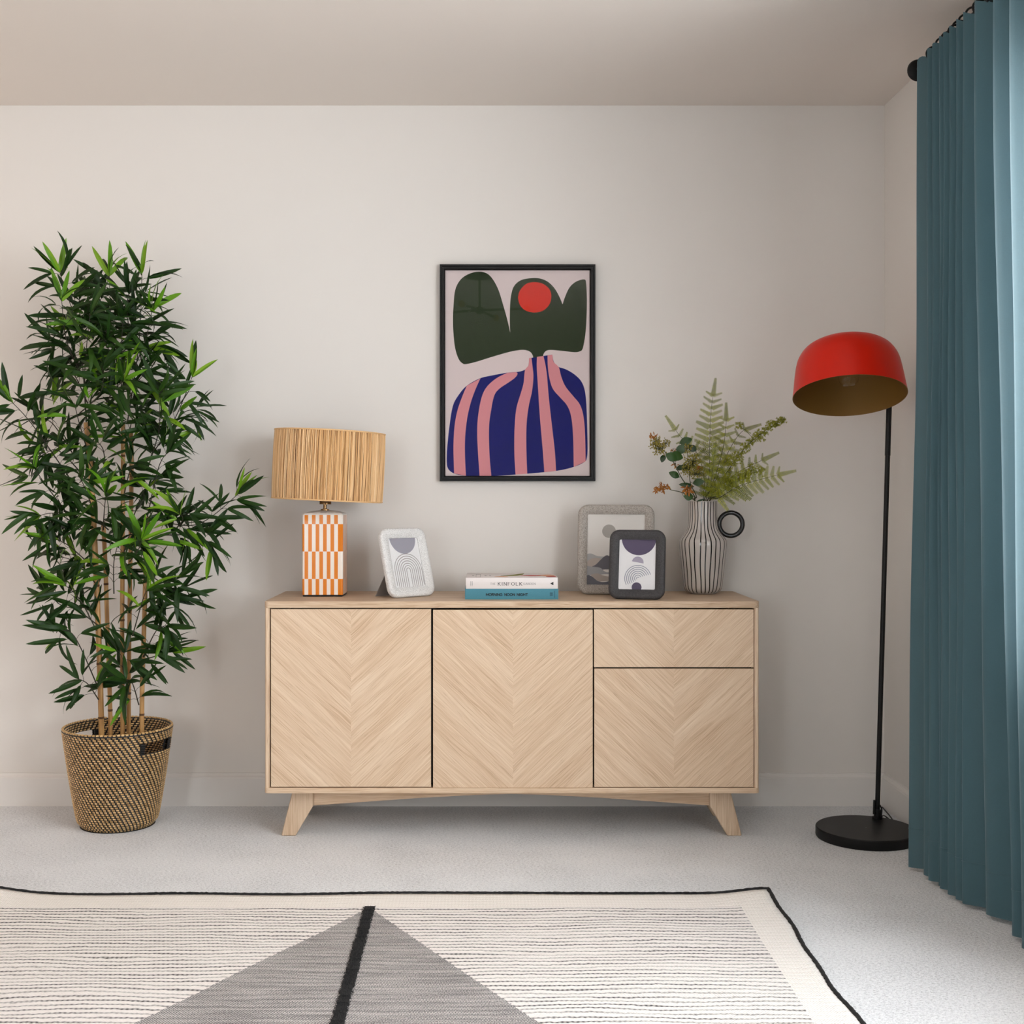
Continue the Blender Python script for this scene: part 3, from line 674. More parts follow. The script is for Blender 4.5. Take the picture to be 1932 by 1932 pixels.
berry('berry head with dark green leaves, farthest upper left in the vase', [Z(480, 1030), Z(380, 890), Z(300, 740), Z(200, 630)], [4.03, 4.0, 3.99, 3.98],
      [(160, 590, 3.98, .018, 85), (190, 640, 3.97, .020, 95), (245, 600, 4.0, .014, 40)],
      [(245, 690, 3.97, -25, .030, .021), (390, 720, 3.98, 165, .032, .022), (345, 690, 3.99, 60, .026, .019), (235, 690, 3.98, -110, .020, .012), (360, 880, 3.98, 155, .026, .016), (400, 790, 4.0, 200, .02, .012)],
      [(140, 545, 3.97, .012, 12), (330, 775, 4.0, .010, 8), (310, 650, 4.02, .008, 6)])
berry('rounded berry head in the middle of the bouquet above the vase rim', [Z(500, 1040), Z(450, 930), Z(440, 820)], [4.02, 3.98, 3.97],
      [(470, 760, 3.96, .022, 120), (430, 810, 3.96, .018, 90), (510, 850, 3.97, .018, 90), (420, 640, 4.0, .015, 45)],
      [(470, 930, 3.96, 10, .026, .017), (480, 960, 3.97, 170, .034, .012), (365, 790, 3.98, -20, .020, .018), (360, 600, 4.0, 20, .03, .018), (500, 660, 4.0, 150, .022, .016)], [(520, 800, 3.96, .010, 10)])
berry('rust orange blossom stem hanging out low on the left of the vase', [Z(470, 1060), Z(390, 1010), Z(290, 985)], [4.02, 3.97, 3.96], [],
      [(395, 1040, 3.95, 0, .022, .019), (500, 1080, 3.99, 15, .020, .004)], [(205, 975, 3.95, .018, 46), (265, 965, 3.95, .010, 12), (430, 985, 3.95, .016, 40)])

# ------------------------------------------------------------------ framed picture
PS = 552.6; PY = 4.195
pic = thing('framed_picture', 'black framed abstract print of a striped blue vase hanging above the sideboard', 'picture', ((976.5-CX)/PS, YB-.001, CH-(908-CY)/PS))
PW, PH = 293.5/PS, 409/PS; bar = .0185; dp = .024
mb = MB()
prf = [(0, 0), (0, -dp), (.35, -dp), (.42, -dp+.003), (.8, -dp+.003), (1, -dp+.008), (1, 0)]
for k in range(4):                                     # four mitred bars, one frame
    bars = MB(); A = [(-PW/2, 0), (PW/2, 0), (PW/2, PH), (-PW/2, PH)]
    cs_ = Vector((0, PH/2)); p, q = Vector(A[k]), Vector(A[(k+1) % 4]); d = (q-p).normalized(); inn = Vector((-d.y, d.x))
    lo = [(p+inn*bar*f_+d*bar*f_, y) for f_, y in prf]; hi = [(q+inn*bar*f_-d*bar*f_, y) for f_, y in prf]
    m_ = len(prf); bars.add([(v.x, y, v.y) for v, y in lo]+[(v.x, y, v.y) for v, y in hi], [(i, (i+1) % m_, (i+1) % m_+m_, i+m_) for i in range(m_)]+[tuple(range(m_)), tuple(range(2*m_-1, m_-1, -1))])
    bars.build('frame_bar', simple('black_frame_lacquer', (9, 9, 10), .4, Specular_IOR_Level=.3) if k == 0 else bpy.data.materials['black_frame_lacquer'], pic, smooth=False)
MB().box(-PW/2+.01, PW/2-.01, -.006, -.002, .01, PH-.01).build('backing', M_back, pic, smooth=False)
iw, ih = PW-2*bar, PH-2*bar
paper = MB().box(-iw/2-.002, iw/2+.002, -.0085, -.006, bar-.002, PH-bar+.002).build('print', simple('print_paper', (214, 197, 196), .6), pic, smooth=False)
MB().box(-iw/2-.002, iw/2+.002, -.0122, -.0114, bar-.002, PH-bar+.002).build('glass_pane', M_pglass, pic, smooth=False)
ux = lambda p: -iw/2+(p-172)/(1376-172)*iw
uz = lambda p: bar+ih-(p-130)/(1828-130)*ih
def runs(lst, n=5):                                    # list of smooth runs joined by sharp corners
    out = []
    for r in lst:
        s_ = spline(r, n); out += s_ if not out else s_[1:]
    return [(ux(p.x), uz(min(p.y, 1828))) for p in out]
GREEN = (44, 54, 36); BLUE = (20, 25, 102); PINK = (212, 138, 145); REDI = (208, 48, 36)
shape(paper, 'print_shape', runs([[(905, 850), (900, 830), (880, 803), (840, 788), (790, 788), (700, 805), (560, 845), (430, 885), (345, 904), (315, 897), (285, 865), (258, 790), (243, 690), (236, 560), (240, 430), (255, 290), (300, 205), (370, 158), (450, 140), (520, 155), (570, 205), (615, 290), (650, 400), (690, 540), (713, 645)],
    [(713, 645), (710, 560), (712, 420), (722, 330), (745, 260), (800, 212), (880, 194), (960, 196), (1030, 225), (1085, 280), (1125, 350), (1150, 410)],
    [(1150, 410), (1170, 350), (1205, 275), (1250, 230), (1300, 208), (1338, 207), (1347, 240), (1353, 360), (1350, 520), (1340, 660), (1318, 775), (1290, 800), (1245, 806), (1150, 795), (1050, 787), (1010, 797), (990, 825), (988, 850)]]), GREEN, -.0088, 'dark green flower shape')
shape(paper, 'print_shape', runs([[(778, 355), (795, 295), (850, 240), (917, 227), (985, 240), (1040, 285), (1056, 345), (1040, 410), (990, 460), (917, 478), (840, 460), (795, 415), (778, 356)]]), REDI, -.0092, 'red disc')
VASE = [[(870, 855), (1065, 825)], [(1065, 825), (1072, 870), (1090, 905), (1118, 928), (1180, 948), (1250, 990), (1305, 1045), (1335, 1120), (1348, 1230), (1355, 1400), (1359, 1600), (1352, 1680), (1330, 1715), (1240, 1755), (1095, 1787), (850, 1810), (640, 1825), (540, 1830), (350, 1828), (250, 1810), (200, 1775), (185, 1720), (188, 1600), (205, 1430), (235, 1250), (290, 1150), (355, 1080), (460, 1022), (560, 998), (690, 975), (790, 966), (845, 945), (865, 915), (870, 856)]]
shape(paper, 'print_shape', runs(VASE), BLUE, -.0088, 'blue vase shape')
STR = [([(352, 1082), (310, 1180), (270, 1300), (248, 1430), (240, 1600), (246, 1808)], [(465, 1022), (425, 1110), (385, 1220), (355, 1350), (338, 1500), (336, 1650), (344, 1828)]),
 ([(690, 976), (600, 1020), (520, 1090), (478, 1170), (450, 1300), (438, 1450), (445, 1640), (458, 1828)], [(762, 970), (775, 985), (750, 1020), (690, 1062), (620, 1110), (580, 1165), (555, 1280), (537, 1420), (540, 1640), (556, 1828)]),
 ([(870, 855), (865, 915), (836, 957), (825, 1060), (800, 1150), (765, 1270), (750, 1430), (748, 1640), (758, 1817)], [(890, 851), (900, 930), (907, 1010), (895, 1130), (868, 1250), (850, 1400), (848, 1600), (855, 1810)]),
 ([(937, 844), (935, 930), (944, 1080), (960, 1330), (985, 1620), (998, 1797)], [(990, 837), (1005, 900), (1020, 1000), (1035, 1180), (1060, 1400), (1085, 1620), (1096, 1787)]),
 ([(1025, 832), (1027, 920), (1040, 1020), (1070, 1110), (1130, 1180), (1190, 1250), (1222, 1340), (1238, 1500), (1243, 1755)], [(1065, 826), (1075, 885), (1118, 930), (1140, 1010), (1175, 1090), (1240, 1170), (1295, 1240), (1325, 1340), (1338, 1500), (1342, 1708)])]
for a, b in STR: shape(paper, 'print_stripe', [(ux(p.x), uz(min(p.y, 1828))) for p in spline(a, 5)+list(reversed(spline(b, 5)))], PINK, -.0092)

# ------------------------------------------------------------------ floor lamp
M_red = MT('red_lacquer', (206, 28, 2), .36, 0, Specular_IOR_Level=.28).m
M_gold = simple('shade_gold_inside', (132, 96, 40), .55, .25)
BX, BY = 1.19, 3.815
fl = thing('floor_lamp', 'black floor lamp with tilted red metal dome shade in the corner', 'lamp', (BX, BY, 0))
MB().lathe([(.001, 0), (.150, 0), (.152, .003), (.152, .028), (.149, .031), (.001, .031)], 72).build('base', M_black, fl)
p0 = Vector((1.258-BX, 3.92-BY, .031)); p1 = Vector((1.2975-BX, 3.925-BY, 1.34)); pt = p0+(p1-p0)*1.09
pm = p0+(p1-p0)*.885
MB().tube([p0, pm], .0078, 14).tube([pm, pt], .0088, 14).build('pole', M_black, fl)
MB().tube([p0, p0+Vector((.002, 0, .03))], .011, 14).lathe([(.001, 0), (.016, 0), (.016, .006), (.001, .006)], 20, M=Matrix.Translation(p0)).build('collar', M_black, fl)
MB().tube([p0+Vector((-.011, -.003, .015)), p0+Vector((-.0095, -.003, .06))], .004, 8).build('cable_grip', M_black, fl)
SHc = Vector((1.1194-BX, 3.75-BY, 1.3649)); axv = Vector((.0361, .2973, .9541)).normalized()
q = axv.to_track_quat('Z', 'Y').to_matrix().to_4x4(); SM = Matrix.Translation(SHc) @ q
r0 = .1693
outer = [(r0, 0), (r0-.004, .03), (r0-.009, .07), (r0-.015, .105), (r0-.023, .128), (r0-.038, .150), (r0-.062, .166), (r0-.095, .176), (r0-.13, .181), (.001, .183)]
outer = [(max(p.x, .001), p.y) for p in spline(outer, 3)]
inner = [(max(r-.0016, .001), max(z-.0016, 0.0)) for r, z in outer]
so = MB().lathe(outer, 80, M=SM).build('shade', M_red, fl)
MB().lathe([(outer[0][0], 0)]+inner, 80, M=SM).build('shade_lining', M_gold, so)
MB().lathe([(.001, .186), (.02, .186), (.022, .183), (.022, .178), (.001, .178)], 24, M=SM).build('cap', M_black, so)
MB().lathe([(.001, .18), (.018, .18), (.018, .135), (.015, .128), (.001, .128)], 24, M=SM).build('bulb_socket', M_black, fl)
bl = MB().lathe([(.012, .13), (.013, .118), (.02, .105), (.029, .085), (.0315, .066), (.028, .048), (.018, .037), (.001, .034)], 28, M=SM).build('bulb', M_glass, fl)
fm = MB()
for k in range(4): t = k*pi/2+.4; fm.tube([(.004*cos(t), .004*sin(t), .125), (.008*cos(t), .008*sin(t), .075)], .0011, 6, M=SM)
fm.build('filament', simple('amber_filament', (240, 170, 60), .3), bl)
pc = SHc+axv*.115; dv = pt-pc; dv = (dv-axv*dv.dot(axv)).normalized(); pv = pc+dv*(r0+.003); arm = [pt, pt.lerp(pv, .35)+Vector((0, .01, .015)), pv]
MB().tube(spline(arm, 6), .006, 12).ball(pt, .011, 12, 8).ball(pv, .012, 12, 8).build('arm', M_black, fl)
cab = [p0+Vector((.007, -.004, .045)), p0+Vector((.013, -.006, .03)), p0+Vector((.013, -.004, .008)), p0+Vector((.03, .02, .004)), p0+Vector((.07, .055, -.027)), p0+Vector((.085, .13, -.027)), p0+Vector((.098, .25, -.027))]
MB().tube(spline(cab, 6), .0022, 8).build('cable', M_black, fl)

# ------------------------------------------------------------------ curtain and pole
def cloth():
    m = MT('teal_curtain_cloth', (70, 112, 126), .75); nt = m.nt; x, y, z = m.xyz()
    wv = m.noise(1, m.vec(x*1200, y*1200, z*120), 2); wv2 = m.noise(1, m.vec(x*120, y*120, z*1300), 2)
    c = m.mix((wv+wv2)*.5, (56, 88, 99), (72, 109, 121)); m.col(c); m.bump(wv+wv2, .12, .0005); m.b.inputs['Sheen Weight'].default_value = .25
    t = nt.nodes.new('ShaderNodeBsdfTranslucent'); t.inputs[0].default_value = C(172, 192, 198); mx = nt.nodes.new('ShaderNodeMixShader'); mx.inputs[0].default_value = .2
    out = nt.nodes['Material Output']; nt.links.new(m.b.outputs[0], mx.inputs[1]); nt.links.new(t.outputs[0], mx.inputs[2]); nt.links.new(mx.outputs[0], out.inputs[0])
    return m.m
M_cloth = cloth()
cu = thing('curtain', 'teal floor length curtain hanging in pleats from a black pole at the right', 'curtain', (1.27, 3.1, 0))
#   crest (x, y) and following trough depth for the top and the hem
TOPC = [(1.226, 3.462, .030), (1.226, 3.392, .030), (1.226, 3.352, .038), (1.226, 3.302, .026), (1.226, 3.272, .034), (1.226, 3.230, .036), (1.226, 3.182, .032), (1.226, 3.136, .040), (1.226, 3.062, .052), (1.226, 2.952, .06), (1.226, 2.86, .05), (1.226, 2.78, .05)]
HEMC = [(1.206, 3.468, .052), (1.222, 3.405, .012), (1.216, 3.350, .026), (1.226, 3.305, .022), (1.222, 3.285, .018), (1.224, 3.235, .012), (1.230, 3.195, .012), (1.236, 3.158, .040), (1.262, 3.076, .055), (1.262, 2.93, .06), (1.25, 2.85, .05), (1.25, 2.76, .05)]
def zig(cr):
    out = [(cr[0][0]+.012, cr[0][1]+.012)]
    for (x, y, d), nx in zip(cr, cr[1:]+[None]):
        out.append((x, y))
        if nx: out.append(((x+nx[0])/2+d*1.35, y*.36+nx[1]*.64))
    return spline(out, 8)
tp, hm = zig(TOPC), zig(HEMC); NR = 56; ZH = 2.290; vsx, fs = [], []; n = len(tp)
def cpt(k, f_):                                        # f_ = 0 hem .. 1 top
    e = f_**.8; e = e*e*(3-2*e) if e < 1 else 1
    p = hm[k].lerp(tp[k], e); sw = .004*sin(k*.35+f_*9)*(1-f_)*f_*4
    return (p.x-1.27+sw, p.y-3.1+sw*.5, .012+(ZH-.012)*f_+(.006*sin(k*.8) if f_ > .999 else 0))
for i in range(NR+1): vsx += [cpt(k, i/NR) for k in range(n)]
fs = [(i*n+k, i*n+k+1, (i+1)*n+k+1, (i+1)*n+k) for i in range(NR) for k in range(n-1)]
cme = MB().add(vsx, fs).mesh('panel', M_cloth, angle=180)
co = link('panel', cme, cu); 
hs = []
for k in range(n):
    p = cpt(k, .048); hs.append((p[0]-.0006, p[1], p[2]))
MB().tube(hs, .0011, 5).build('hem_stitch', M_cloth, cu)
cp = thing('curtain_pole', 'black metal curtain pole with round end cap near the ceiling', 'curtain pole', (1.262, 3.56, 2.290))
MB().tube([(0, 0, 0), (0, -3.2, 0)], .0125, 16).build('rod', M_black, cp)
MB().lathe([(.001, 0), (.022, 0), (.030, .004), (.032, .010), (.029, .016), (.02, .02), (.001, .021)], 32, M=Matrix.Translation((-.004, 0, 0)) @ Matrix.Rotation(pi/2, 4, 'X')).build('finial', M_black, cp)
for y in (3.47, .3):
    MB().tube([(0, y-3.56, 0), (XR-1.262-.002, y-3.56, 0)], .008, 10).lathe([(.001, 0), (.024, 0), (.024, .006), (.001, .006)], 20, M=Matrix.Translation((XR-1.262-.0005, y-3.56, 0)) @ Matrix.Rotation(-pi/2, 4, 'Y')).build('bracket', M_black, cp)
for (x, y, d) in TOPC[:11]:
    o = MB().tube([(0.021*cos(2*pi*k/24), .003*sin(2*pi*k/24), .021*sin(2*pi*k/24)) for k in range(24)], .003, 8, closed=True).build('curtain_ring', M_black, cp); o.location = (.002, y-.02-3.56, .0085)

# ------------------------------------------------------------------ rug
def rugmat():
    m = MT('flat_weave_wool', (232, 224, 216), .95); x, y, z = m.xyz()
    wan = m.noise(1, m.vec(x*2.6, y*7, 0), 3); wig = m.noise(1, m.vec(x*70, y*30, 0), 1)
    row = y/.0205+wan*2.4+wig*.42
    fr = (row.frac()-.5).abs()                          # 0 on the dark thread
    inten = m.noise(1, m.vec(x*3.2, y*48, 2), 2).sm(.30, .62)
    dash = ((x/.0105+(row-row.frac())*.5)*pi*2).sin()*.5+.5
    line = fr.sm(.23, .08)*(inten*.62+.38)*(dash*.4+.6)
    white = m.mix(m.noise(60, detail=2), (240, 232, 228), (252, 247, 243))
    # thread cells
    cell = ((x/.0062)*pi*2).sin()*((y/.0072)*pi*2).sin()
    c1 = m.mix(line*.95, white, (46, 43, 44))
    hea = m.noise(1, m.vec(x*420, y*330, 1), 2, .7); band = m.noise(1, m.vec(x*7, y*60, 5), 2)
    gt = hea*.62+band*.2+cell*.14+.11
    grey = m.ramp(gt, [(.36, (58, 56, 57)), (.46, (118, 115, 114)), (.54, (182, 177, 175)), (.64, (224, 219, 216))])
    grey = m.mix(line*.45, grey, (70, 68, 68))
    edge = (y.abs()*-1+1.55)*.585
    jag = (row-row.frac()*1.0)
    mask = (edge-x.abs()+(dash-.5)*.004).gt(0)
    c2 = m.mix(mask, c1, grey)
    # knots along the triangle's edge
    kn = (edge-x.abs()).abs().sm(.012, .004)*((row*.5).frac()-.5).abs().sm(.16, .08)*fr.sm(.3, .1)
    c2 = m.mix(kn*.9, c2, (30, 29, 30))
    bord = (x.abs()-.950).mx(y.abs()-1.552).gt(0)
    rib = ((x/.009)*pi*2).sin()*.5+.5
    cream = m.mix(rib*.3, (250, 244, 238), (236, 229, 222))
    m.col(m.mix(bord, c2, cream))
    m.bump(cell*.6+fr.sm(0, .2)*1.2, .55, .003)
    return m.m
RX, RY, RW, RL = -.29, 1.59, 1.04, 1.657
rug = thing('rug', 'cream flat woven rug with grey triangle, thin dark lines and black bound edge', 'rug', (RX, RY, 0))
def rz(x, y):
    z = .006+.0016*sin(x*5+1)*sin(y*4)+.001*sin(x*13+y*9)
    for s_ in (1, -1):
        d = math.hypot(x-s_*RW, y-RL); z += .016*math.exp(-(d/.10)**2)
    return max(z, .0045)
NX, NY = 110, 170; vs, fs = [], []
wy = lambda x, y: .004*sin(x*4.1)*max(0, y/RL)+.004*sin(x*11)*max(0, y/RL)**3
wx = lambda x, y: .004*sin(y*9+1)*max(0, x/RW)**3+.0025*sin(y*23)*max(0, x/RW)**3
for j in range(NY+1):
    for i in range(NX+1):
        x, y = -RW+2*RW*i/NX, -RL+2*RL*j/NY; vs.append((x+wx(x, y), y+wy(x, y), rz(x, y)))
fs = [(j*(NX+1)+i, j*(NX+1)+i+1, (j+1)*(NX+1)+i+1, (j+1)*(NX+1)+i) for j in range(NY) for i in range(NX)]
ro = MB().add(vs, fs).build('woven_field', rugmat(), rug, angle=180); so_ = ro.modifiers.new('thickness', 'SOLIDIFY'); so_.thickness = .004; so_.offset = 0
edge = []
for i in range(NX*3+1): x = -RW+2*RW*i/(NX*3); edge.append((x, RL))
for j in range(1, NY*3+1): edge.append((RW, RL-2*RL*j/(NY*3)))
for i in range(1, NX*3+1): edge.append((RW-2*RW*i/(NX*3), -RL))
for j in range(1, NY*3): edge.append((-RW, -RL+2*RL*j/(NY*3)))
ep = [(x+.003*(abs(x) >= RW-1e-6)*(1 if x > 0 else -1)+wx(x, y)+random.uniform(-.0008, .0008), y+.003*(abs(y) >= RL-1e-6)*(1 if y > 0 else -1)+wy(x, y)+random.uniform(-.0008, .0008), rz(x, y)+.001) for x, y in edge]
M_wool = MT('black_wool', (26, 26, 27), .95); M_wool.bump(M_wool.noise(700), .6, .002); M_wool = M_wool.m
MB().tube(ep, [random.uniform(.0050, .0062) for _ in ep], 8, closed=True).build('black_binding', M_wool, rug)
mb = MB(); N3 = 240
for k in range(N3):
    y = 1.55-3.1*k/N3; z = rz(0, y)
    mb.box(-.0125+random.uniform(-.002, .002), .0125+random.uniform(-.002, .002), y-3.1/N3, y+.0005, z-.001, z+.004+random.uniform(0, .0015))
for k in range(9000):
    y = random.uniform(-.4, 1.552); x = max(-.014, min(.014, random.gauss(0, .008))); z = rz(0, y)+.003; d = Vector((random.gauss(0, .6)+x*40, random.gauss(0, .6), 1)).normalized()*random.uniform(.004, .009)
    mb.add([(x-.0007, y, z), (x+.0007, y, z), (x+d.x, y+d.y, z+d.z*.8)], [(0, 1, 2)])
tag(mb.build('tufted_stripe', M_wool, rug, smooth=False), kind='stuff')

# ------------------------------------------------------------------ basket
BKX, BKY = (222.5-CX)/F*3.975, 3.975
bk_ = thing('woven_basket', 'round black and natural coiled rattan basket holding the bamboo on the carpet', 'basket', (BKX, BKY, 0))
def bwr(z): return .118+.052*(min(z, .32)/.315)**.8-(.012*max(0, 1-z/.02))
NR2 = 43; HT = .312; pitch = HT/NR2; NSt = 64
def canemat():
    m = MT('rattan', (206, 168, 112), .45); r = m.island()
    m.col(m.ramp(r, [(.1, (176, 138, 86)), (.5, (208, 170, 116)), (.9, (226, 190, 138))])); return m.m
M_rat = canemat(); M_rblk = simple('black_dyed_rattan', (22, 20, 20), .5)
HC = [radians(-26), radians(154)]; HWd = radians(21)
def in_hole(t, i):
    if not (NR2-9 <= i <= NR2-5): return False
    return any(abs((t-c+pi) % (2*pi)-pi) < HWd for c in HC)
wall, stit = MB(), MB(); SEG = 96
for i in range(NR2):
    z = pitch*(i+.5); r = bwr(z); ring = []
    for k in range(SEG):
        t0, t1 = 2*pi*k/SEG, 2*pi*(k+1)/SEG
        if in_hole((t0+t1)/2, i): continue
        q = []
        for t in (t0, t1):
            for dr, dz in ((-.004, -pitch*.5), (-.0062, 0), (-.004, pitch*.5), (.002, pitch*.5), (.0038, 0), (.002, -pitch*.5)): q.append(((r+dr)*cos(t), (r+dr)*sin(t), z+dz))
        wall.add(q, [(j, (j+1) % 6, (j+1) % 6+6, j+6) for j in range(6)])
    for k in range(NSt):
        t = 2*pi*(k+.30*(NR2-i))/NSt+random.uniform(-.004, .004)
        if in_hole(t, i): continue
        hw = 2*pi/NSt*.33; zl = pitch*.34; tilt = -.0006
        for sgn, base in ((1, r+.0028), (-1, r-.0052)):
            q = [(-hw, -zl, 0, -1), (-hw, zl, 0, -1), (-hw*.75, 0, .0022, -1), (hw*.75, 0, .0022, 1), (hw, -zl, 0, 1), (hw, zl, 0, 1)]
            vs = [((base+sgn*d)*cos(t+a), (base+sgn*d)*sin(t+a), z+b+tilt*e) for a, b, d, e in q]
            stit.add(vs, [(0, 4, 3, 2), (2, 3, 5, 1), (0, 2, 1), (3, 4, 5)])
wall.lathe([(.001, .004), (.11, .004), (.118, .0), (.001, .0)], 48)
tag(wall.build('coil_wall', M_rblk, bk_), kind='stuff'); tag(stit.build('rattan_stitch', M_rat, bk_), kind='stuff')
MB().tube([(bwr(HT)*cos(2*pi*k/96), bwr(HT)*sin(2*pi*k/96), HT-.0005) for k in range(96)], .0044, 8, closed=True).build('rim', M_rblk, bk_)
rs = MB()
for k in range(NSt+20):
    t = 2*pi*k/(NSt+20); hw = 2*pi/(NSt+20)*.30; r = bwr(HT)
    rs.tube([((r)*cos(t-hw), r*sin(t-hw), HT+.003), (r*cos(t), r*sin(t), HT+.0042), (r*cos(t+hw), r*sin(t+hw), HT+.003)], .0040, 6)
tag(rs.build('rim_stitch', M_rat, bk_), kind='stuff')
for c in HC:
    hd = MB(); zlo, zhi = pitch*(NR2-9), pitch*(NR2-4)
    for s_ in (1, -1):
        t = c+s_*(HWd+.01)
        for k in range(5):
            z = zlo+(zhi-zlo)*(k+.5)/5; r = bwr(z)
            hd.tube([((r+.006)*cos(t+a), (r+.006)*sin(t+a), z) for a in (-.045, 0, .045)], pitch*.55, 6); hd.tube([((r-.008)*cos(t+a), (r-.008)*sin(t+a), z) for a in (-.045, 0, .045)], pitch*.5, 6)
    hd.build('handle_wrap', M_rblk, bk_)

# ------------------------------------------------------------------ bamboo plant
def leafgreen(name, st, rough):
    m = MT(name, st[1], rough, Specular_IOR_Level=.3); t = m.objrand()*.5+m.island()*.5
    m.col(m.ramp(t, [(.05, st[0]), (.5, st[1]), (.95, st[2])])); return m.m
M_lf = leafgreen('bamboo_leaf_dark', ((18, 46, 6), (30, 62, 9), (54, 86, 18)), .5)
M_ly = leafgreen('bamboo_leaf_young', ((60, 108, 12), (88, 138, 20), (124, 160, 36)), .4)
M_twig = simple('twig_brown', (44, 40, 26), .7)
def canem():
    m = MT('bamboo_cane', (186, 140, 82), .42); x, y, z = m.xyz()
    n = m.noise(1, m.vec(x*120, y*120, z*7), 3); m.col(m.ramp(n, [(.3, (150, 106, 58)), (.5, (184, 138, 82)), (.72, (206, 164, 106))])); return m.m
M_cane = canem(); M_node = simple('cane_joint', (96, 64, 34), .6)
def leafmesh(bend, twist, wd=.165):
    mb = MB(); rows_ = [(0, .12), (.08, .6), (.22, .92), (.42, 1.0), (.62, .93), (.8, .68), (.92, .34), (1.0, .02)]; vs = []
    for t, w_ in rows_:
        a = bend*t; y = math.sin(a)/bend if abs(bend) > .01 else t; z = -(1-cos(a))/bend if abs(bend) > .01 else 0
        tw = twist*t; hw = w_*wd/2
        vs += [(-hw*cos(tw), y, z-hw*sin(tw)+hw*.35), (0, y, z), (hw*cos(tw), y, z+hw*sin(tw)+hw*.35)]
    mb.add(vs, [(i*3+j, i*3+j+1, i*3+j+4, i*3+j+3) for i in range(7) for j in range(2)]); return mb
LV = [leafmesh(b_, t_, w_) for b_, t_, w_ in ((.25, .2, .15), (.6, -.3, .145), (1.0, .5, .135), (1.5, -.2, .13), (.1, -.6, .155), (.8, .9, .14), (-.3, .3, .15))]
LMESH = {}
for i, lv in enumerate(LV):
    for m_ in (M_lf, M_ly): LMESH[(i, m_.name)] = lv.mesh('leaf', m_)
rp = Vector((BKX, BKY, .03)); bp = thing('bamboo_plant', 'tall artificial bamboo with five canes and dense green leaves in the basket', 'plant', rp)
MB().lathe([(.001, 0), (.085, 0), (.105, .14), (.108, .14), (.108, .146), (.001, .135)], 40).build('inner_pot', simple('black_pot_filling', (24, 22, 20), .9), bp)
CANES = [([(191, 1400), (191, 1355), (182, 1099), (172, 900), (163, 797)], 3.93, .0088, (1105, 1252, 1354, 960)),
         ([(209, 1398), (208, 1345), (203, 1200), (199, 1070), (195, 990)], 4.00, .0070, (1240, 1340, 1102)),
         ([(231, 1398), (231, 1300), (230.5, 1185), (232, 900), (232, 798)], 3.99, .0070, (1320, 1170, 1000, 860)),
         ([(242, 1398), (243, 1300), (244, 1185), (248, 900), (247, 815)], 4.03, .0070, (1308, 1150, 990)),
         ([(266, 1396), (268, 1310), (272, 1180), (275, 1071), (278, 975)], 3.94, .0074, (1348, 1247, 1098, 980))]
for pts_, Y, r, nodes in CANES:
    pa = [at(x, y, Y)-rp for x, y in pts_]; pa[0] = Vector((pa[1].x, pa[1].y, .10)); path = spline(pa, 6)
    mb = MB().tube(path, r, 12); c = mb.build('cane', M_cane, bp); jm = MB()
    for ny in nodes:
        z = (at(0, ny, Y)-rp).z; p = min(path, key=lambda q_: abs(q_.z-z)); 
        i = path.index(p); d = (path[min(i+1, len(path)-1)]-path[max(i-1, 0)]).normalized(); p = p+d*((z-p.z)/max(d.z, .3))
        jm.tube([p-d*.0035, p-d*.002, p, p+d*.002, p+d*.0035], [r*1.0, r*1.16, r*1.05, r*1.16, r*1.0], 12)
    jm.build('cane_joint', M_node, c)
cY = [c[1] for c in CANES]
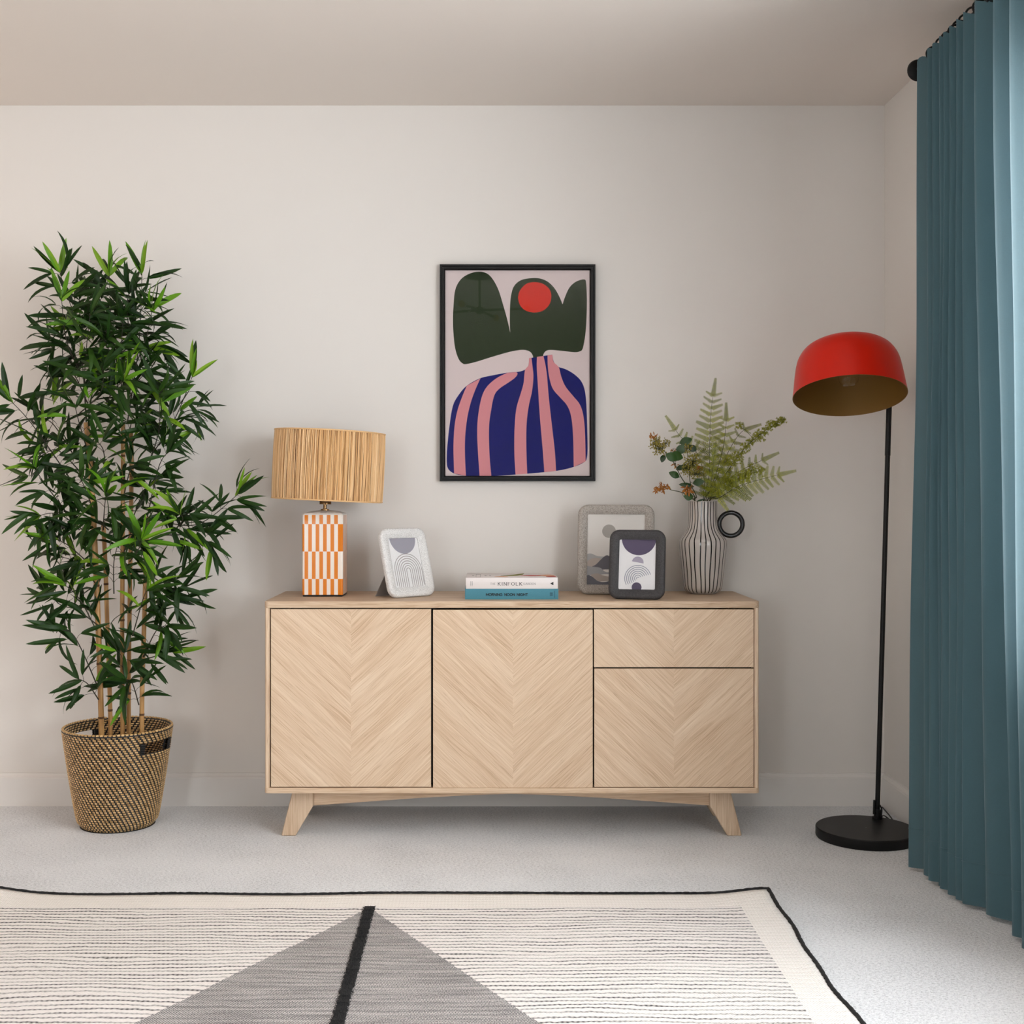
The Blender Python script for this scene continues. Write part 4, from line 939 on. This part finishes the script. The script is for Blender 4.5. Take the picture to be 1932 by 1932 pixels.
# twigs: start pixel, (mid), tip pixel, depth at start, depth at tip, young tip?
TW = [
 ((163, 800), (150, 640), (112, 512), 3.95, 3.90, 1), ((232, 800), (212, 640), (206, 512), 3.99, 3.97, 1), ((240, 800), (262, 650), (268, 510), 4.0, 3.98, 1),
 ((150, 700), (125, 640), (116, 562), 3.93, 3.84, 1), ((255, 690), (275, 640), (288, 580), 3.97, 3.90, 1), ((163, 790), (160, 700), (170, 590), 3.92, 3.83, 0),
 ((232, 790), (228, 690), (232, 600), 3.95, 3.88, 0), ((215, 640), (190, 590), (168, 545), 3.97, 4.04, 0), ((150, 690), (115, 650), (95, 655), 3.95, 3.93, 0),
 ((262, 660), (290, 640), (310, 655), 3.98, 4.0, 0), ((200, 760), (220, 730), (236, 718), 3.90, 3.80, 1), ((165, 760), (135, 700), (100, 690), 3.95, 4.05, 0),
 ((285, 860), (330, 790), (366, 702), 3.96, 3.92, 1), ((300, 840), (345, 780), (372, 775), 3.98, 4.02, 0), ((280, 880), (300, 810), (300, 740), 3.95, 3.85, 0),
 ((130, 900), (60, 800), (16, 752), 3.93, 3.90, 1), ((140, 860), (100, 800), (75, 790), 3.95, 4.0, 0), ((150, 1000), (90, 920), (64, 882), 3.90, 3.84, 1),
 ((160, 900), (110, 850), (80, 860), 3.92, 3.95, 0), ((165, 850), (150, 800), (140, 760), 3.92, 3.86, 0), ((235, 860), (250, 790), (265, 770), 4.0, 4.05, 0),
 ((278, 975), (370, 990), (452, 930), 3.94, 3.92, 1), ((278, 975), (300, 880), (320, 850), 3.94, 3.9, 0), ((330, 1000), (345, 980), (335, 965), 3.94, 3.88, 1),
 ((300, 1010), (360, 1010), (400, 1025), 3.95, 3.93, 0), ((195, 1000), (197, 960), (200, 935), 3.85, 3.78, 1), ((245, 1060), (262, 1035), (268, 1015), 3.86, 3.78, 1),
 ((170, 1010), (110, 970), (68, 975), 3.9, 3.86, 1), ((175, 1070), (130, 1030), (100, 1015), 3.90, 3.88, 1), ((180, 1100), (140, 1060), (110, 1050), 3.92, 3.98, 0),
 ((182, 1190), (150, 1130), (118, 1100), 3.92, 3.86, 1), ((185, 1180), (130, 1140), (85, 1125), 3.92, 3.95, 0), ((276, 1080), (310, 1100), (338, 1090), 3.93, 3.9, 0),
 ((275, 1090), (320, 1140), (340, 1110), 3.93, 3.95, 0), ((270, 1240), (295, 1190), (315, 1180), 3.93, 3.88, 0), ((250, 1200), (270, 1130), (280, 1110), 3.9, 3.85, 1),
 ((182, 1290), (140, 1200), (110, 1190), 3.93, 3.90, 0), ((186, 1320), (165, 1290), (145, 1280), 3.92, 3.88, 0), ((244, 1310), (232, 1260), (235, 1230), 3.96, 3.9, 0),
 ((262, 1330), (250, 1290), (240, 1290), 3.92, 3.87, 0), ((272, 1245), (300, 1235), (312, 1225), 3.93, 3.95, 0), ((215, 1120), (215, 1060), (225, 1020), 3.9, 3.83, 0),
 ((175, 960), (160, 920), (150, 900), 3.88, 3.83, 0), ((235, 930), (245, 890), (260, 870), 3.93, 3.88, 0), ((250, 980), (270, 930), (290, 905), 3.97, 4.02, 0),
 ((205, 1000), (180, 980), (160, 985), 3.88, 3.84, 0), ((230, 1060), (240, 1020), (250, 1000), 3.93, 3.88, 0), ((150, 780), (190, 740), (195, 690), 3.88, 3.82, 0), ((240, 760), (260, 720), (280, 700), 3.93, 3.9, 0),
 ((200, 900), (195, 850), (180, 830), 3.92, 3.86, 0), ((210, 700), (205, 660), (195, 640), 3.9, 3.84, 0), ((245, 640), (240, 580), (245, 545), 3.92, 3.9, 0), ((160, 640), (150, 590), (150, 560), 3.98, 4.02, 0)]
leaves = []
def rv(a): return Vector((random.uniform(-a, a), random.uniform(-a, a), random.uniform(-a, a)))
def put(p, d, young, ln):
    nr = Vector((0, -.75, .65))+rv(.75); d = d.normalized()
    if abs(d.dot(nr.normalized())) > .95: nr += Vector((.5, 0, 0))
    leaves.append((Matrix.Translation(p) @ basis(d, nr).to_4x4() @ Matrix.Diagonal((ln, ln, ln, 1)), random.randrange(len(LV)), young, p.y))
for (a, m_, b, Ya, Yb, yg) in TW:
    pa = spline([at(*a, Ya)-rp, at(*m_, (Ya+Yb)/2)-rp, at(*b, Yb)-rp], 10); mb = MB(); n = len(pa)
    mb.tube(pa, [.0022*(1-.6*i/n) for i in range(n)], 5, caps=False); tot = sum((q-p).length for p, q in zip(pa, pa[1:])); acc = 0; nxt = tot*.22
    for i in range(n-1):
        seg = (pa[i+1]-pa[i]); acc += seg.length; d = seg.normalized()
        if acc < nxt: continue
        nxt = acc+.0235
        s_ = random.choice((-1, 1)); side = d.cross(Vector((0, -1, 0))).normalized()*s_
        for w2 in (1, -1) if random.random() < .65 else (1,):
            sd = (d*.5+side*w2*.8+rv(.45)).normalized(); L_ = random.uniform(.012, .032); p = pa[i]; q = p+sd*L_
            mb.tube([p, p.lerp(q, .5)+Vector((0, 0, .003)), q], .0008, 4, caps=False)
            for k in range(random.choice((2, 2, 3, 3))):
                ld = sd+rv(.65)+Vector((0, 0, -.22)); y_ = random.random() < (.10 if not yg else .07)
                put(q, ld, y_, random.uniform(.080, .125))
    d = (pa[-1]-pa[-3]).normalized()
    for k in range(6 if yg else 4):
        ld = d*1.0+rv(.75)+Vector((0, -.05, .25 if yg else -.1)); put(pa[-1]-d*random.uniform(0, .02), ld, yg and k < 4, random.uniform(.090, .125))
    mb.build('twig', M_twig, bp)
for k, L_ in enumerate(leaves):                        # keep every leaf clear of the wall and the lamp shade
    Mx = L_[0]; tip = Mx @ Vector((0, 1, 0))
    if tip.y+rp.y > YB-.03: 
        Mx = Matrix.Translation((0, (YB-.04)-(tip.y+rp.y), 0)) @ Mx; leaves[k] = (Mx,)+L_[1:]
leaves.sort(key=lambda t: t[3])
rest_d, rest_y = MB(), MB()
for k, (Mx, vi, yg, _) in enumerate(leaves):
    m_ = M_ly if yg else M_lf
    if k < 300:
        o = link('leaf', LMESH[(vi, m_.name)], bp); o.matrix_local = Mx
    else: (rest_y if yg else rest_d).add(LV[vi].v, LV[vi].f, 0, Mx)
tag(rest_d.build('leaf_mass', M_lf, bp), kind='stuff'); tag(rest_y.build('young_leaf_mass', M_ly, bp), kind='stuff')
print('leaves', len(leaves))

# ------------------------------------------------------------------ ceiling light, above and in front of the view, mirrored in the picture glass
ch = thing('ceiling_light', 'black branched ceiling light with clear glass globes mirrored in the picture glass', 'ceiling light', (-.02, 1.0, ZC))
MB().lathe([(.001, -.0005), (.09, -.0005), (.09, -.02), (.085, -.025), (.001, -.025)], 36).build('ceiling_plate', M_black, ch)
MB().tube([(0, 0, -.025), (0, 0, -.21)], .007, 10).build('rod', M_black, ch)
MB().ball((0, 0, -.22), .03, 16, 10, sc=(1, 1, .8)).build('hub', M_black, ch)
for k in range(4):
    t = radians(200+k*90); e = Vector((.27*cos(t), .27*sin(t), -.225)); ar = MB().tube([(0, 0, -.22), e], .0075, 10).build('arm', M_black, ch)
    MB().ball(e+Vector((.05*cos(t), .05*sin(t), -.01)), .075, 24, 16).build('glass_globe', M_glass, ar); MB().ball(e+Vector((.03*cos(t), .03*sin(t), 0)), .02, 12, 8).build('bulb', simple('amber_bulb', (190, 140, 70), .2) if k == 0 else bpy.data.materials['amber_bulb'], ar)
